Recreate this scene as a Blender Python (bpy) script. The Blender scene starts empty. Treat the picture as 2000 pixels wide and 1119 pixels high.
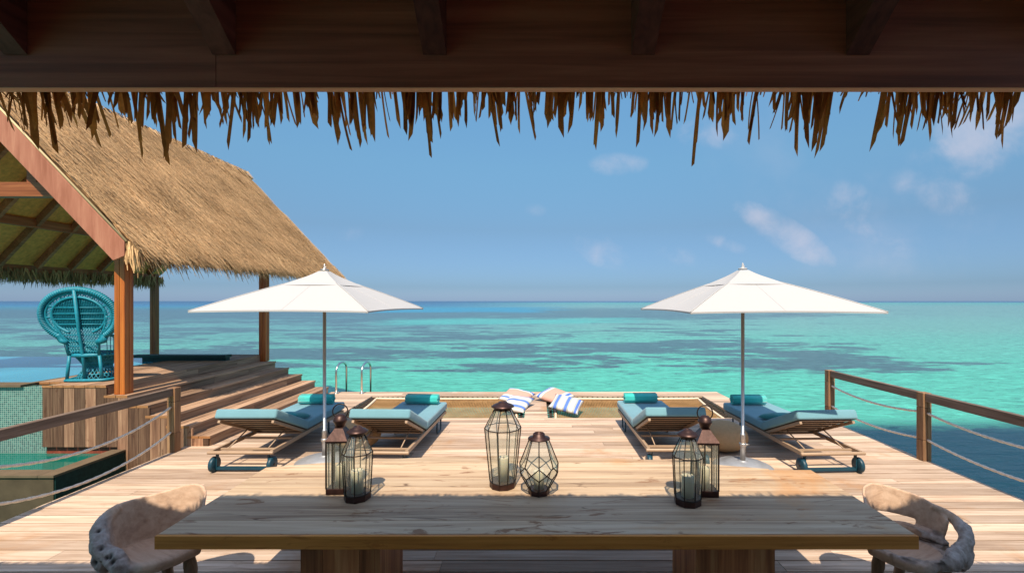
import bpy, bmesh, math, random
from mathutils import Vector, Matrix, noise as mnoise
R = math.radians
PI = math.pi
scene = bpy.context.scene
COL = scene.collection

# ------------------------------------------------------------------ camera
cam_d = bpy.data.cameras.new('camera')
cam = bpy.data.objects.new('camera', cam_d)
COL.objects.link(cam)
cam.location = (0, 0, 2.1)
cam.rotation_euler = (R(90), 0, 0)
cam_d.sensor_width = 36
cam_d.lens = 16.0
cam_d.shift_x = -47 / 2000
cam_d.shift_y = 28.5 / 2000
cam_d.clip_start = 0.05
cam_d.clip_end = 100000
scene.camera = cam

# ------------------------------------------------------------------ world, sun, exposure
SUN_EL = 56.0
world = bpy.data.worlds.new('World')
scene.world = world
world.use_nodes = True
wt = world.node_tree
for n in list(wt.nodes):
    wt.nodes.remove(n)


class NT:
    """small node-tree helper"""
    def __init__(s, tree):
        s.t = tree

    def n(s, typ, **kw):
        nd = s.t.nodes.new(typ)
        for k, v in kw.items():
            setattr(nd, k, v)
        return nd

    def l(s, a, b):
        s.t.links.new(a, b)

    def val(s, sock, v):
        if hasattr(v, 'is_output') or isinstance(v, bpy.types.NodeSocket):
            s.l(v, sock)
        else:
            sock.default_value = v

    def math(s, op, a, b=0.0, c=None, clamp=False):
        nd = s.n('ShaderNodeMath', operation=op, use_clamp=clamp)
        s.val(nd.inputs[0], a)
        s.val(nd.inputs[1], b)
        if c is not None:
            s.val(nd.inputs[2], c)
        return nd.outputs[0]

    def vmath(s, op, a, b):
        nd = s.n('ShaderNodeVectorMath', operation=op)
        s.val(nd.inputs[0], a)
        s.val(nd.inputs[1], b)
        return nd.outputs[0]

    def mix(s, f, a, b, mode='MIX'):
        nd = s.n('ShaderNodeMix', data_type='RGBA', blend_type=mode)
        s.val(nd.inputs[0], f)
        s.val(nd.inputs[6], a if not isinstance(a, tuple) else (*a[:3], 1))
        s.val(nd.inputs[7], b if not isinstance(b, tuple) else (*b[:3], 1))
        return nd.outputs[2]

    def ramp(s, f, stops, interp='LINEAR'):
        nd = s.n('ShaderNodeValToRGB')
        cr = nd.color_ramp
        cr.interpolation = interp
        while len(cr.elements) < len(stops):
            cr.elements.new(0.5)
        for e, (p, c) in zip(cr.elements, stops):
            e.position = p
            e.color = (*c, 1) if isinstance(c, tuple) else (c, c, c, 1)
        s.val(nd.inputs[0], f)
        return nd.outputs[0]

    def sstep(s, x, a, b):
        nd = s.n('ShaderNodeMapRange', interpolation_type='SMOOTHSTEP')
        s.val(nd.inputs[0], x)
        nd.inputs[1].default_value = a
        nd.inputs[2].default_value = b
        nd.inputs[3].default_value = 0
        nd.inputs[4].default_value = 1
        return nd.outputs[0]

    def noise(s, vec, scale=1.0, detail=4.0, rough=0.55, dist=0.0):
        nd = s.n('ShaderNodeTexNoise')
        if vec is not None:
            s.l(vec, nd.inputs['Vector'])
        nd.inputs['Scale'].default_value = scale
        nd.inputs['Detail'].default_value = detail
        nd.inputs['Roughness'].default_value = rough
        nd.inputs['Distortion'].default_value = dist
        return nd.outputs[0]


w = NT(wt)
sky = w.n('ShaderNodeTexSky', sky_type='NISHITA')
sky.sun_disc = False
sky.sun_elevation = R(SUN_EL)
sky.sun_rotation = R(180)
sky.altitude = 0
sky.air_density = 1.0
sky.dust_density = 0.6
sky.ozone_density = 3.0
gen = w.n('ShaderNodeTexCoord').outputs['Generated']
sep = w.n('ShaderNodeSeparateXYZ')
w.l(gen, sep.inputs[0])
sx, sy, sz = sep.outputs
# hazy tropical air: the low sky is a dull lavender blue, not white
elev = w.math('ADD', sz, 0.0)
tint = w.ramp(elev, [(0.0, (0.190, 0.265, 0.45)), (0.03, (0.142, 0.205, 0.325)), (0.153, (0.222, 0.270, 0.30)), (0.28, (0.325, 0.432, 0.418)), (0.40, (0.40, 0.55, 0.53)), (0.7, (1.0, 0.96, 0.86)), (1.0, (1.15, 1.0, 0.84))])
skyc = w.mix(1.0, sky.outputs[0], tint, 'MULTIPLY')
# soft fair-weather clouds low over the sea
ysafe = w.math('MAXIMUM', sy, 0.05)
u = w.math('DIVIDE', sx, ysafe)
v = w.math('DIVIDE', sz, ysafe)
cmb = w.n('ShaderNodeCombineXYZ')
w.l(u, cmb.inputs[0]); w.l(v, cmb.inputs[1])
cn = w.noise(cmb.outputs[0], 9.0, 7.0, 0.58, 0.3)
cn2 = w.noise(cmb.outputs[0], 2.2, 5.0, 0.6)


def puff(cx, cz, rx, rz, tilt=0.0):
    du = w.math('SUBTRACT', u, cx)
    dv = w.math('SUBTRACT', v, cz)
    dv = w.math('ADD', dv, w.math('MULTIPLY', du, tilt))
    a = w.math('POWER', w.math('DIVIDE', du, rx), 2.0)
    b = w.math('POWER', w.math('DIVIDE', dv, rz), 2.0)
    return w.math('SUBTRACT', 1.0, w.math('ADD', a, b), clamp=True)


acc = None
for (cx, cz, rx, rz, tl, am) in [
        (0.55, 0.145, 0.13, 0.050, 0.55, 1.0), (0.495, 0.185, 0.05, 0.03, 0.2, .9), (0.145, 0.110, 0.08, 0.045, 0.35, .62),
        (0.31, 0.10, 0.06, 0.03, 0.2, .35), (0.42, 0.125, 0.06, 0.02, 0.3, .4), (0.18, 0.30, 0.09, 0.03, 0.0, .5),
        (0.37, 0.37, 0.13, 0.05, 0.1, .45), (0.76, 0.15, 0.16, 0.06, 0.5, .5), (0.70, 0.22, 0.07, 0.05, 0.3, .4), (1.0, 0.38, 0.2, 0.12, -0.3, .8), (0.0, .2, .03, .02, 0, .35),
        (0.88, 0.24, 0.12, 0.06, 0.2, .45), (-0.42, 0.15, 0.05, 0.03, 0.0, .25)]:
    p = w.math('MULTIPLY', puff(cx, cz, rx, rz, tl), am)
    acc = p if acc is None else w.math('MAXIMUM', acc, p)
cm = w.math('MULTIPLY', w.sstep(w.math('ADD', cn, w.math('MULTIPLY', acc, 0.40)), 0.50, 1.06), w.sstep(acc, 0.0, 0.35))
veil = w.math('MULTIPLY', w.math('MULTIPLY', w.sstep(cn2, 0.45, 0.75), w.sstep(u, 0.1, 1.0)), 0.28)
cm = w.math('MAXIMUM', w.math('MULTIPLY', cm, 0.56), veil)
cm = w.math('MULTIPLY', cm, w.sstep(v, 0.02, 0.09))
skyc = w.mix(cm, skyc, (2.1, 2.0, 2.3))
bg = w.n('ShaderNodeBackground')
w.l(skyc, bg.inputs[0])
bg.inputs[1].default_value = 0.145
wo = w.n('ShaderNodeOutputWorld')
w.l(bg.outputs[0], wo.inputs[0])

sun_d = bpy.data.lights.new('sun', 'SUN')
sun_d.energy = 3.1
sun_d.angle = R(0.55)
sun_d.color = (1.0, 0.875, 0.70)
sun = bpy.data.objects.new('sun', sun_d)
COL.objects.link(sun)
sun.rotation_euler = (R(90 - SUN_EL), 0, R(-2.5))
sun.location = (0, -10, 20)

scene.view_settings.view_transform = 'Standard'
scene.view_settings.look = 'None'
scene.view_settings.exposure = 1.2
scene.view_settings.gamma = 1.0
scene.cycles.max_bounces = 8
scene.cycles.transparent_max_bounces = 24
scene.cycles.caustics_reflective = False
scene.cycles.caustics_refractive = False
scene.cycles.use_denoising = True


# ------------------------------------------------------------------ mesh helpers
class MB:
    def __init__(s):
        s.v, s.f, s.t, s.sm = [], [], [], []

    def add(s, vs, fs, tone=0.5, smooth=False):
        o = len(s.v)
        s.v += [tuple(p) for p in vs]
        for f in fs:
            s.f.append(tuple(i + o for i in f))
            s.t.append(tone)
            s.sm.append(smooth)

    def box(s, x0, x1, y0, y1, z0, z1, tone=0.5):
        vs = [(x, y, z) for z in (z0, z1) for y in (y0, y1) for x in (x0, x1)]
        s.add(vs, [(0, 2, 3, 1), (4, 5, 7, 6), (0, 1, 5, 4), (2, 6, 7, 3), (0, 4, 6, 2), (1, 3, 7, 5)], tone)

    def beam(s, p, q, wd, ht, tone=0.5, up=(0, 0, 1)):
        p, q = Vector(p), Vector(q)
        d = (q - p).normalized()
        sd = d.cross(Vector(up))
        if sd.length < 1e-4:
            sd = d.cross(Vector((0, 1, 0)))
        sd.normalize()
        uu = sd.cross(d).normalized()
        vs = []
        for c in (p, q):
            for a, b in ((-1, -1), (1, -1), (1, 1), (-1, 1)):
                vs.append(c + sd * a * wd / 2 + uu * b * ht / 2)
        s.add(vs, [(0, 1, 2, 3), (4, 7, 6, 5), (0, 4, 5, 1), (1, 5, 6, 2), (2, 6, 7, 3), (3, 7, 4, 0)], tone)

    def tube(s, pts, r, n=8, closed=False, tone=0.5, smooth=True):
        pts = [Vector(p) for p in pts]
        m = len(pts)
        rad = r if isinstance(r, (list, tuple)) else [r] * m
        rings = []
        prev = None
        for i, p in enumerate(pts):
            if closed:
                d = pts[(i + 1) % m] - pts[(i - 1) % m]
            else:
                d = pts[min(i + 1, m - 1)] - pts[max(i - 1, 0)]
            if d.length < 1e-9:
                d = Vector((0, 0, 1))
            d.normalize()
            if prev is None:
                a = Vector((0, 0, 1)) if abs(d.z) < .9 else Vector((1, 0, 0))
            else:
                a = prev
            b = d.cross(a)
            if b.length < 1e-6:
                b = d.cross(Vector((1, 0, 0)))
            b.normalize()
            a = b.cross(d).normalized()
            prev = a
            rings.append([p + (a * math.cos(2 * PI * k / n) + b * math.sin(2 * PI * k / n)) * rad[i] for k in range(n)])
        vs = [q for rg in rings for q in rg]
        fs = []
        for i in range(m if closed else m - 1):
            j = (i + 1) % m
            for k in range(n):
                fs.append((i * n + k, i * n + (k + 1) % n, j * n + (k + 1) % n, j * n + k))
        if not closed:
            fs.append(tuple(range(n - 1, -1, -1)))
            fs.append(tuple((m - 1) * n + k for k in range(n)))
        s.add(vs, fs, tone, smooth)

    def lathe(s, prof, n=24, c=(0, 0, 0), tone=0.5, smooth=True, rot=0.0, sx=1.0, sy=1.0):
        vs = []
        for r, z in prof:
            for k in range(n):
                a = 2 * PI * k / n + rot
                vs.append((c[0] + sx * r * math.cos(a), c[1] + sy * r * math.sin(a), c[2] + z))
        fs = []
        for i in range(len(prof) - 1):
            for k in range(n):
                fs.append((i * n + k, i * n + (k + 1) % n, (i + 1) * n + (k + 1) % n, (i + 1) * n + k))
        if prof[0][0] > 1e-6:
            fs.append(tuple(range(n - 1, -1, -1)))
        if prof[-1][0] > 1e-6:
            fs.append(tuple((len(prof) - 1) * n + k for k in range(n)))
        s.add(vs, fs, tone, smooth)

    def build(s, name, mat, parent=None, loc=None, bevel=0.0, seg=2):
        me = bpy.data.meshes.new(name)
        me.from_pydata(s.v, [], s.f)
        at = me.attributes.new('tone', 'FLOAT', 'FACE')
        at.data.foreach_set('value', s.t)
        me.polygons.foreach_set('use_smooth', s.sm)
        me.materials.append(mat)
        me.validate()
        me.update()
        o = bpy.data.objects.new(name, me)
        COL.objects.link(o)
        if parent is not None:
            o.parent = parent
        if loc is not None:
            o.location = loc
        if bevel > 0:
            b = o.modifiers.new('bevel', 'BEVEL')
            b.width = bevel
            b.segments = seg
            b.limit_method = 'ANGLE'
            b.angle_limit = R(35)
        return o


def tag(o, label=None, cat=None, group=None, kind=None):
    if label: o['label'] = label
    if cat: o['category'] = cat
    if group: o['group'] = group
    if kind: o['kind'] = kind
    return o


def thing(name, label, cat, loc=(0, 0, 0), rz=0.0, group=None):
    o = bpy.data.objects.new(name, None)
    COL.objects.link(o)
    o.location = loc
    o.rotation_euler = (0, 0, rz)
    o.empty_display_size = 0.1
    return tag(o, label, cat, group)


def copy_tree(o, parent=None):
    c = o.copy()
    COL.objects.link(c)
    if parent is not None:
        c.parent = parent
    for ch in [x for x in scene.objects if x.parent == o]:
        copy_tree(ch, c)
    return c


F = 888.9


def px(x, y, z):
    """photo pixel at a known height -> world point"""
    d = F * (2.1 - z) / (y - 588)
    return Vector(((x - 1047) * d / F, d, z))


# ------------------------------------------------------------------ materials
def new_mat(name):
    m = bpy.data.materials.new(name)
    m.use_nodes = True
    t = NT(m.node_tree)
    b = m.node_tree.nodes['Principled BSDF']
    return m, t, b


def tone_attr(t):
    a = t.n('ShaderNodeAttribute', attribute_name='tone')
    return a.outputs['Fac']


def wood(name, cols, axis=0, rough=0.65, fine=30.0, along=1.3, tonevar=0.5, bump=0.25, stain=None, spec=0.3, knots=0.0, endgrain=None, cracks=0.0):
    """cols: dark, mid, light linear colours"""
    m, t, b = new_mat(name)
    tc = t.n('ShaderNodeTexCoord').outputs['Object']
    tn = tone_attr(t)
    off = t.n('ShaderNodeCombineXYZ')
    t.l(t.math('MULTIPLY', tn, 37.0), off.inputs[0])
    t.l(t.math('MULTIPLY', tn, 91.0), off.inputs[1])
    t.l(t.math('MULTIPLY', tn, 53.0), off.inputs[2])
    vec = t.vmath('ADD', tc, off.outputs[0])
    mp = t.n('ShaderNodeMapping')
    sc = [fine] * 3
    sc[axis] = along
    mp.inputs['Scale'].default_value = sc
    t.l(vec, mp.inputs[0])
    g1 = t.noise(mp.outputs[0], 1.0, 7.0, 0.62, 0.4)
    mp2 = t.n('ShaderNodeMapping')
    sc = [5.0] * 3
    sc[axis] = 0.5
    mp2.inputs['Scale'].default_value = sc
    t.l(vec, mp2.inputs[0])
    g2 = t.noise(mp2.outputs[0], 1.0, 4.0, 0.6, 0.8)
    g = t.math('ADD', t.math('MULTIPLY', g1, 0.6), t.math('MULTIPLY', g2, 0.4))
    col = t.ramp(g, [(0.36, cols[0]), (0.49, cols[1]), (0.61, cols[2])])
    k = t.math('MULTIPLY_ADD', t.math('SUBTRACT', tn, 0.5), tonevar, 1.0)
    kk = t.n('ShaderNodeCombineXYZ')
    for i in range(3):
        t.l(k, kk.inputs[i])
    col = t.mix(1.0, col, kk.outputs[0], 'MULTIPLY')
    if knots > 0:
        mpk = t.n('ShaderNodeMapping')
        sc = [9.0] * 3
        sc[axis] = 2.2
        mpk.inputs['Scale'].default_value = sc
        t.l(vec, mpk.inputs[0])
        kn = t.noise(mpk.outputs[0], 1.0, 5.0, 0.65, 1.6)
        f = t.math('MULTIPLY', t.sstep(kn, 0.58, 0.68), knots)
        col = t.mix(f, col, (cols[0][0] * .75, cols[0][1] * .52, cols[0][2] * .35))
    if cracks > 0:
        mpc = t.n('ShaderNodeMapping')
        sc = [7.0] * 3
        sc[axis] = 0.55
        mpc.inputs['Scale'].default_value = sc
        t.l(vec, mpc.inputs[0])
        c1 = t.noise(mpc.outputs[0], 1.0, 2.0, 0.5, 0.9)
        c2 = t.noise(mpc.outputs[0], 0.6, 2.0, 0.5)
        f = t.math('SUBTRACT', 1.0, t.sstep(t.math('ABSOLUTE', t.math('SUBTRACT', c1, 0.5)), 0.0, 0.014))
        f = t.math('MULTIPLY', t.math('MULTIPLY', f, t.sstep(c2, 0.5, 0.62)), cracks)
        col = t.mix(f, col, (cols[0][0] * .35, cols[0][1] * .28, cols[0][2] * .22))
    if stain is not None:
        sn = t.noise(tc, 0.9, 5.0, 0.6, 0.6)
        f = t.math('MULTIPLY', t.sstep(sn, 0.55, 0.72), 0.60)
        col = t.mix(f, col, stain)
    if endgrain is not None:
        nrm = t.n('ShaderNodeNewGeometry').outputs['Normal']
        sp = t.n('ShaderNodeSeparateXYZ')
        t.l(nrm, sp.inputs[0])
        e = t.sstep(t.math('ABSOLUTE', sp.outputs[axis]), 0.7, 0.95)
        col = t.mix(e, col, endgrain)
    t.l(col, b.inputs['Base Color'])
    b.inputs['Roughness'].default_value = rough
    b.inputs['Specular IOR Level'].default_value = spec
    bp = t.n('ShaderNodeBump')
    bp.inputs['Strength'].default_value = bump
    bp.inputs['Distance'].default_value = 0.004
    t.l(g1, bp.inputs['Height'])
    t.l(bp.outputs[0], b.inputs['Normal'])
    return m


DECKC = ((0.27, 0.18, 0.12), (0.435, 0.31, 0.222), (0.55, 0.42, 0.32))
M_deck = wood('deck_wood', DECKC, 0, 0.7, 34, 1.1, 0.60, 0.3, stain=(0.36, 0.17, 0.06), knots=0.25)
M_deckY = wood('deck_wood_lengthwise', DECKC, 1, 0.7, 34, 1.1, 0.55, 0.3, stain=(0.36, 0.17, 0.06))
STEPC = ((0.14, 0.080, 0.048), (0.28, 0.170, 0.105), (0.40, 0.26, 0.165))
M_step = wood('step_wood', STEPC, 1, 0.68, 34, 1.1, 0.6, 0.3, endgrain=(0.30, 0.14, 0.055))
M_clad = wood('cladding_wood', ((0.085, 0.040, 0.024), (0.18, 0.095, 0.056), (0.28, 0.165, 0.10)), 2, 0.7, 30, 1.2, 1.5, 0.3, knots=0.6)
M_rail = wood('rail_wood', ((0.075, 0.048, 0.034), (0.13, 0.088, 0.064), (0.20, 0.14, 0.105)), 1, 0.65, 30, 1.2, 0.4, 0.3)
M_railpost = wood('rail_post_wood', ((0.12, 0.055, 0.026), (0.22, 0.115, 0.056), (0.32, 0.185, 0.10)), 2, 0.65, 30, 1.2, 0.4, 0.3)
M_table = wood('table_wood', ((0.26, 0.165, 0.10), (0.42, 0.295, 0.185), (0.52, 0.385, 0.255)), 0, 0.62, 22, 0.8, 0.28, 0.35, stain=(0.44, 0.20, 0.06), knots=0.85, cracks=0.85)
M_tableedge = wood('table_edge_wood', ((0.30, 0.10, 0.018), (0.50, 0.185, 0.032), (0.62, 0.25, 0.05)), 0, 0.5, 30, 0.9, 0.2, 0.3, knots=0.4)
M_tableleg = wood('table_leg_wood', ((0.20, 0.065, 0.02), (0.42, 0.15, 0.05), (0.58, 0.27, 0.10)), 2, 0.5, 24, 0.8, 0.9, 0.3)
M_dark = wood('dark_stained_wood', ((0.22, 0.054, 0.026), (0.37, 0.095, 0.046), (0.50, 0.14, 0.07)), 0, 0.6, 28, 0.9, 0.4, 0.3)
M_darkY = wood('dark_stained_rafter', ((0.12, 0.026, 0.014), (0.20, 0.044, 0.024), (0.28, 0.068, 0.038)), 1, 0.6, 28, 0.9, 0.4, 0.3)
M_fascialit = wood('fascia_bounce_light', ((0.72, 0.30, 0.15), (0.82, 0.38, 0.20), (0.86, 0.44, 0.25)), 0, 0.6, 28, 0.9, 0.4, 0.2)  # paler than the fascia: bounce from the deck put into the colour
M_post = wood('stained_post_wood', ((0.20, 0.042, 0.007), (0.34, 0.085, 0.012), (0.44, 0.13, 0.02)), 2, 0.45, 30, 0.8, 0.5, 0.2, spec=0.4)
M_barge = wood('barge_board_wood', ((0.28, 0.095, 0.052), (0.36, 0.135, 0.08), (0.42, 0.175, 0.105)), 2, 0.6, 14, 1.5, 0.3, 0.2)
M_truss = wood('truss_wood', ((0.13, 0.035, 0.012), (0.22, 0.064, 0.02), (0.30, 0.10, 0.034)), 0, 0.55, 28, 0.9, 0.4, 0.2)
M_trussY = wood('truss_wood_lengthwise', ((0.24, 0.06, 0.024), (0.38, 0.10, 0.04), (0.50, 0.15, 0.065)), 1, 0.55, 28, 0.9, 0.4, 0.2)


def plain(name, col, rough=0.6, metal=0.0, spec=0.5, var=0.0, vscale=8.0, bump=0.0, bscale=60.0):
    m, t, b = new_mat(name)
    b.inputs['Roughness'].default_value = rough
    b.inputs['Metallic'].default_value = metal
    b.inputs['Specular IOR Level'].default_value = spec
    tc = t.n('ShaderNodeTexCoord').outputs['Object']
    if var > 0:
        n = t.noise(tc, vscale, 5.0, 0.6)
        lo = tuple(c * (1 - var) for c in col)
        hi = tuple(min(1, c * (1 + var)) for c in col)
        t.l(t.ramp(n, [(0.3, lo), (0.7, hi)]), b.inputs['Base Color'])
    else:
        b.inputs['Base Color'].default_value = (*col, 1)
    if bump > 0:
        n = t.noise(tc, bscale, 4.0, 0.6)
        bp = t.n('ShaderNodeBump')
        bp.inputs['Strength'].default_value = bump
        bp.inputs['Distance'].default_value = 0.003
        t.l(n, bp.inputs['Height'])
        t.l(bp.outputs[0], b.inputs['Normal'])
    return m


def toned(name, lo, hi, rough=0.8, spec=0.2, trans=0.0):
    """colour picked per face from the tone attribute"""
    m, t, b = new_mat(name)
    tn = tone_attr(t)
    col = t.ramp(tn, [(0.0, lo), (1.0, hi)])
    tc = t.n('ShaderNodeTexCoord').outputs['Object']
    n = t.noise(tc, 40.0, 3.0, 0.6)
    col = t.mix(1.0, col, t.ramp(n, [(0.3, 0.75), (0.7, 1.15)]), 'MULTIPLY')
    t.l(col, b.inputs['Base Color'])
    b.inputs['Roughness'].default_value = rough
    b.inputs['Specular IOR Level'].default_value = spec
    if trans > 0:
        tr = t.n('ShaderNodeBsdfTranslucent')
        t.l(col, tr.inputs[0])
        mx = t.n('ShaderNodeMixShader')
        mx.inputs[0].default_value = trans
        t.l(b.outputs[0], mx.inputs[1])
        t.l(tr.outputs[0], mx.inputs[2])
        t.l(mx.outputs[0], m.node_tree.nodes['Material Output'].inputs[0])
    return m


M_thatch = toned('dry_thatch', (0.17, 0.088, 0.034), (0.74, 0.46, 0.225), 0.85)
M_palm = toned('palm_leaf_strip', (0.17, 0.050, 0.012), (0.72, 0.26, 0.05), 0.7, 0.2, 0.5)
M_greythatch = toned('weathered_fringe', (0.24, 0.115, 0.055), (0.62, 0.33, 0.16), 0.85)
M_mat = plain('woven_mat_ceiling', (0.90, 0.29, 0.06), 0.8, var=0.25, vscale=14, bump=0.3, bscale=120)


def fabric(name, col, sheen=0.2, tonevar=0.06, scale=500.0):
    m, t, b = new_mat(name)
    tc = t.n('ShaderNodeTexCoord').outputs['Object']
    n = t.noise(tc, 3.0, 4.0, 0.6)
    lo = tuple(c * (1 - tonevar) for c in col)
    hi = tuple(min(1, c * (1 + tonevar)) for c in col)
    t.l(t.ramp(n, [(0.3, lo), (0.7, hi)]), b.inputs['Base Color'])
    b.inputs['Roughness'].default_value = 0.9
    b.inputs['Specular IOR Level'].default_value = 0.15
    b.inputs['Sheen Weight'].default_value = sheen
    n2 = t.noise(tc, scale, 2.0, 0.5)
    n3 = t.noise(tc, 9.0, 3.0, 0.5)
    bp = t.n('ShaderNodeBump')
    bp.inputs['Strength'].default_value = 0.25
    bp.inputs['Distance'].default_value = 0.004
    t.l(t.math('ADD', t.math('MULTIPLY', n2, 0.3), t.math('MULTIPLY', n3, 4.0)), bp.inputs['Height'])
    t.l(bp.outputs[0], b.inputs['Normal'])
    return m


M_cush = fabric('mattress_fabric', (0.138, 0.285, 0.335))
M_towel = fabric('teal_towel', (0.04, 0.46, 0.42), 0.4, 0.12, 220)
M_pillow = fabric('teal_pillow', (0.015, 0.22, 0.24), 0.3)
M_frame = plain('taupe_metal', (0.33, 0.225, 0.145), 0.5, 0.0, 0.4, 0.08)
M_teal = plain('teal_metal', (0.006, 0.042, 0.066), 0.45, 0.0, 0.4, 0.1)
M_steel = plain('brushed_steel', (0.62, 0.60, 0.57), 0.28, 1.0)
M_alum = plain('umbrella_pole_metal', (0.52, 0.48, 0.44), 0.38, 0.9)
M_base = plain('galvanised_base', (0.31, 0.32, 0.345), 0.5, 0.3, 0.5, 0.12, 10)
M_rope = plain('rope_fibre', (0.70, 0.60, 0.49), 0.9, 0, 0.2, 0.2, 60, 0.6, 160)
M_white_rope = plain('net_edge_rope', (0.66, 0.52, 0.38), 0.9, 0, 0.2, 0.12, 60)
M_black = plain('dark_lashing', (0.04, 0.028, 0.022), 0.8)
M_net = plain('net_cord', (0.27, 0.155, 0.065), 0.9, 0, 0.1, 0.2, 5)
M_bronze = plain('aged_copper', (0.052, 0.024, 0.019), 0.42, 0.6, 0.5, 0.4, 18, 0.25, 50)
M_iron = plain('dark_lantern_bar', (0.030, 0.020, 0.016), 0.45, 0.6, 0.5, 0.3, 40)
M_wax = plain('candle_wax', (0.62, 0.55, 0.40), 0.5, 0, 0.4, 0.04, 12)
M_wax.node_tree.nodes['Principled BSDF'].inputs['Subsurface Weight'].default_value = 0.3
M_wax.node_tree.nodes['Principled BSDF'].inputs['Subsurface Radius'].default_value = (0.02, 0.012, 0.006)
M_pouf = plain('woven_pouf', (0.46, 0.295, 0.155), 0.8, 0, 0.25, 0.08, 30, 0.2, 90)
M_wicker = plain('turquoise_wicker', (0.008, 0.185, 0.255), 0.5, 0, 0.4, 0.22, 30, 0.5, 110)
M_coping = plain('stone_coping', (0.125, 0.088, 0.053), 0.7, 0, 0.3, 0.15, 5)
M_concrete = plain('weathered_wall', (0.075, 0.054, 0.033), 0.8, 0, 0.2, 0.3, 2.5, 0.4, 30)
M_darktile = plain('dark_green_tile', (0.012, 0.04, 0.036), 0.45, 0, 0.15, 0.3, 20)
M_root = wood('driftwood', ((0.36, 0.225, 0.15), (0.49, 0.325, 0.22), (0.56, 0.39, 0.275)), 0, 0.72, 22, 2.0, 0.0, 0.35, knots=0.2, cracks=0.35)
_t = NT(M_root.node_tree)
_b = M_root.node_tree.nodes['Principled BSDF']
_src = _b.inputs['Base Color'].links[0].from_socket
_at = _t.n('ShaderNodeAttribute', attribute_name='weather').outputs['Fac']
_nn = _t.noise(_t.n('ShaderNodeTexCoord').outputs['Object'], 16.0, 5.0, 0.65)
_g = _t.ramp(_nn, [(0.32, (0.16, 0.135, 0.12)), (0.55, (0.36, 0.315, 0.285)), (0.7, (0.46, 0.41, 0.38))])
_pit = _t.n('ShaderNodeAttribute', attribute_name='pit').outputs['Fac']
_c = _t.mix(_at, _src, _g)
_t.l(_t.mix(_pit, _c, (0.035, 0.025, 0.02)), _b.inputs['Base Color'])
M_rootleg = wood('driftwood_leg', ((0.10, 0.058, 0.03), (0.22, 0.135, 0.075), (0.32, 0.21, 0.13)), 2, 0.75, 16, 3.0, 0.0, 0.4)

m, t, b = new_mat('umbrella_canvas')
b.inputs['Base Color'].default_value = (0.43, 0.422, 0.42, 1)
b.inputs['Roughness'].default_value = 0.85
b.inputs['Specular IOR Level'].default_value = 0.15
tr = t.n('ShaderNodeBsdfTranslucent')
tr.inputs[0].default_value = (0.5, 0.46, 0.42, 1)
mx = t.n('ShaderNodeMixShader')
mx.inputs[0].default_value = 0.10
t.l(b.outputs[0], mx.inputs[1]); t.l(tr.outputs[0], mx.inputs[2])
t.l(mx.outputs[0], m.node_tree.nodes['Material Output'].inputs[0])
tcn = t.noise(t.n('ShaderNodeTexCoord').outputs['Object'], 5.0, 3.0, 0.5)
bp = t.n('ShaderNodeBump'); bp.inputs['Strength'].default_value = 0.15; bp.inputs['Distance'].default_value = 0.02
t.l(tcn, bp.inputs['Height']); t.l(bp.outputs[0], b.inputs['Normal'])
M_canvas = m

m, t, b = new_mat('thin_glass')
tp = t.n('ShaderNodeBsdfTransparent'); tp.inputs[0].default_value = (0.965, 0.98, 0.95, 1)
gl = t.n('ShaderNodeBsdfGlossy'); gl.inputs['Roughness'].default_value = 0.04
lw = t.n('ShaderNodeLayerWeight'); lw.inputs[0].default_value = 0.5
frs = t.math('MULTIPLY_ADD', t.math('POWER', lw.outputs['Facing'], 3.0), 0.60, 0.07)
df = t.n('ShaderNodeBsdfDiffuse'); df.inputs[0].default_value = (0.62, 0.66, 0.55, 1)
md = t.n('ShaderNodeMixShader'); md.inputs[0].default_value = 0.10
t.l(tp.outputs[0], md.inputs[1]); t.l(df.outputs[0], md.inputs[2])
mx = t.n('ShaderNodeMixShader')
t.l(frs, mx.inputs[0]); t.l(md.outputs[0], mx.inputs[1]); t.l(gl.outputs[0], mx.inputs[2])
t.l(mx.outputs[0], m.node_tree.nodes['Material Output'].inputs[0])
M_glass = m

# mosaic tiles: square grid in object space (x, z)
m, t, b = new_mat('mosaic_tiles')
tc = t.n('ShaderNodeTexCoord').outputs['Object']
sp = t.n('ShaderNodeSeparateXYZ'); t.l(tc, sp.inputs[0])
cell = 0.029
def cellf(ax, sh=0.0):
    a = t.math('DIVIDE', t.math('ADD', ax, sh), cell)
    return t.math('FRACT', a), t.math('FLOOR', a)
hx = t.math('ADD', sp.outputs[0], sp.outputs[1])
fx, ix = cellf(hx, 50.0)
fz, iz = cellf(sp.outputs[2], 50.0)
gx = t.math('MULTIPLY', t.math('GREATER_THAN', fx, 0.22), t.math('GREATER_THAN', fz, 0.22))
wn = t.n('ShaderNodeTexWhiteNoise', noise_dimensions='2D')
cb = t.n('ShaderNodeCombineXYZ'); t.l(ix, cb.inputs[0]); t.l(iz, cb.inputs[1])
t.l(cb.outputs[0], wn.inputs['Vector'])
tile = t.ramp(wn.outputs['Value'], [(0.0, (0.012, 0.075, 0.075)), (0.5, (0.03, 0.13, 0.12)), (1.0, (0.07, 0.21, 0.18))])
t.l(t.mix(gx, (0.27, 0.33, 0.28), tile), b.inputs['Base Color'])
b.inputs['Roughness'].default_value = 0.18
M_mosaic = m


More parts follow.
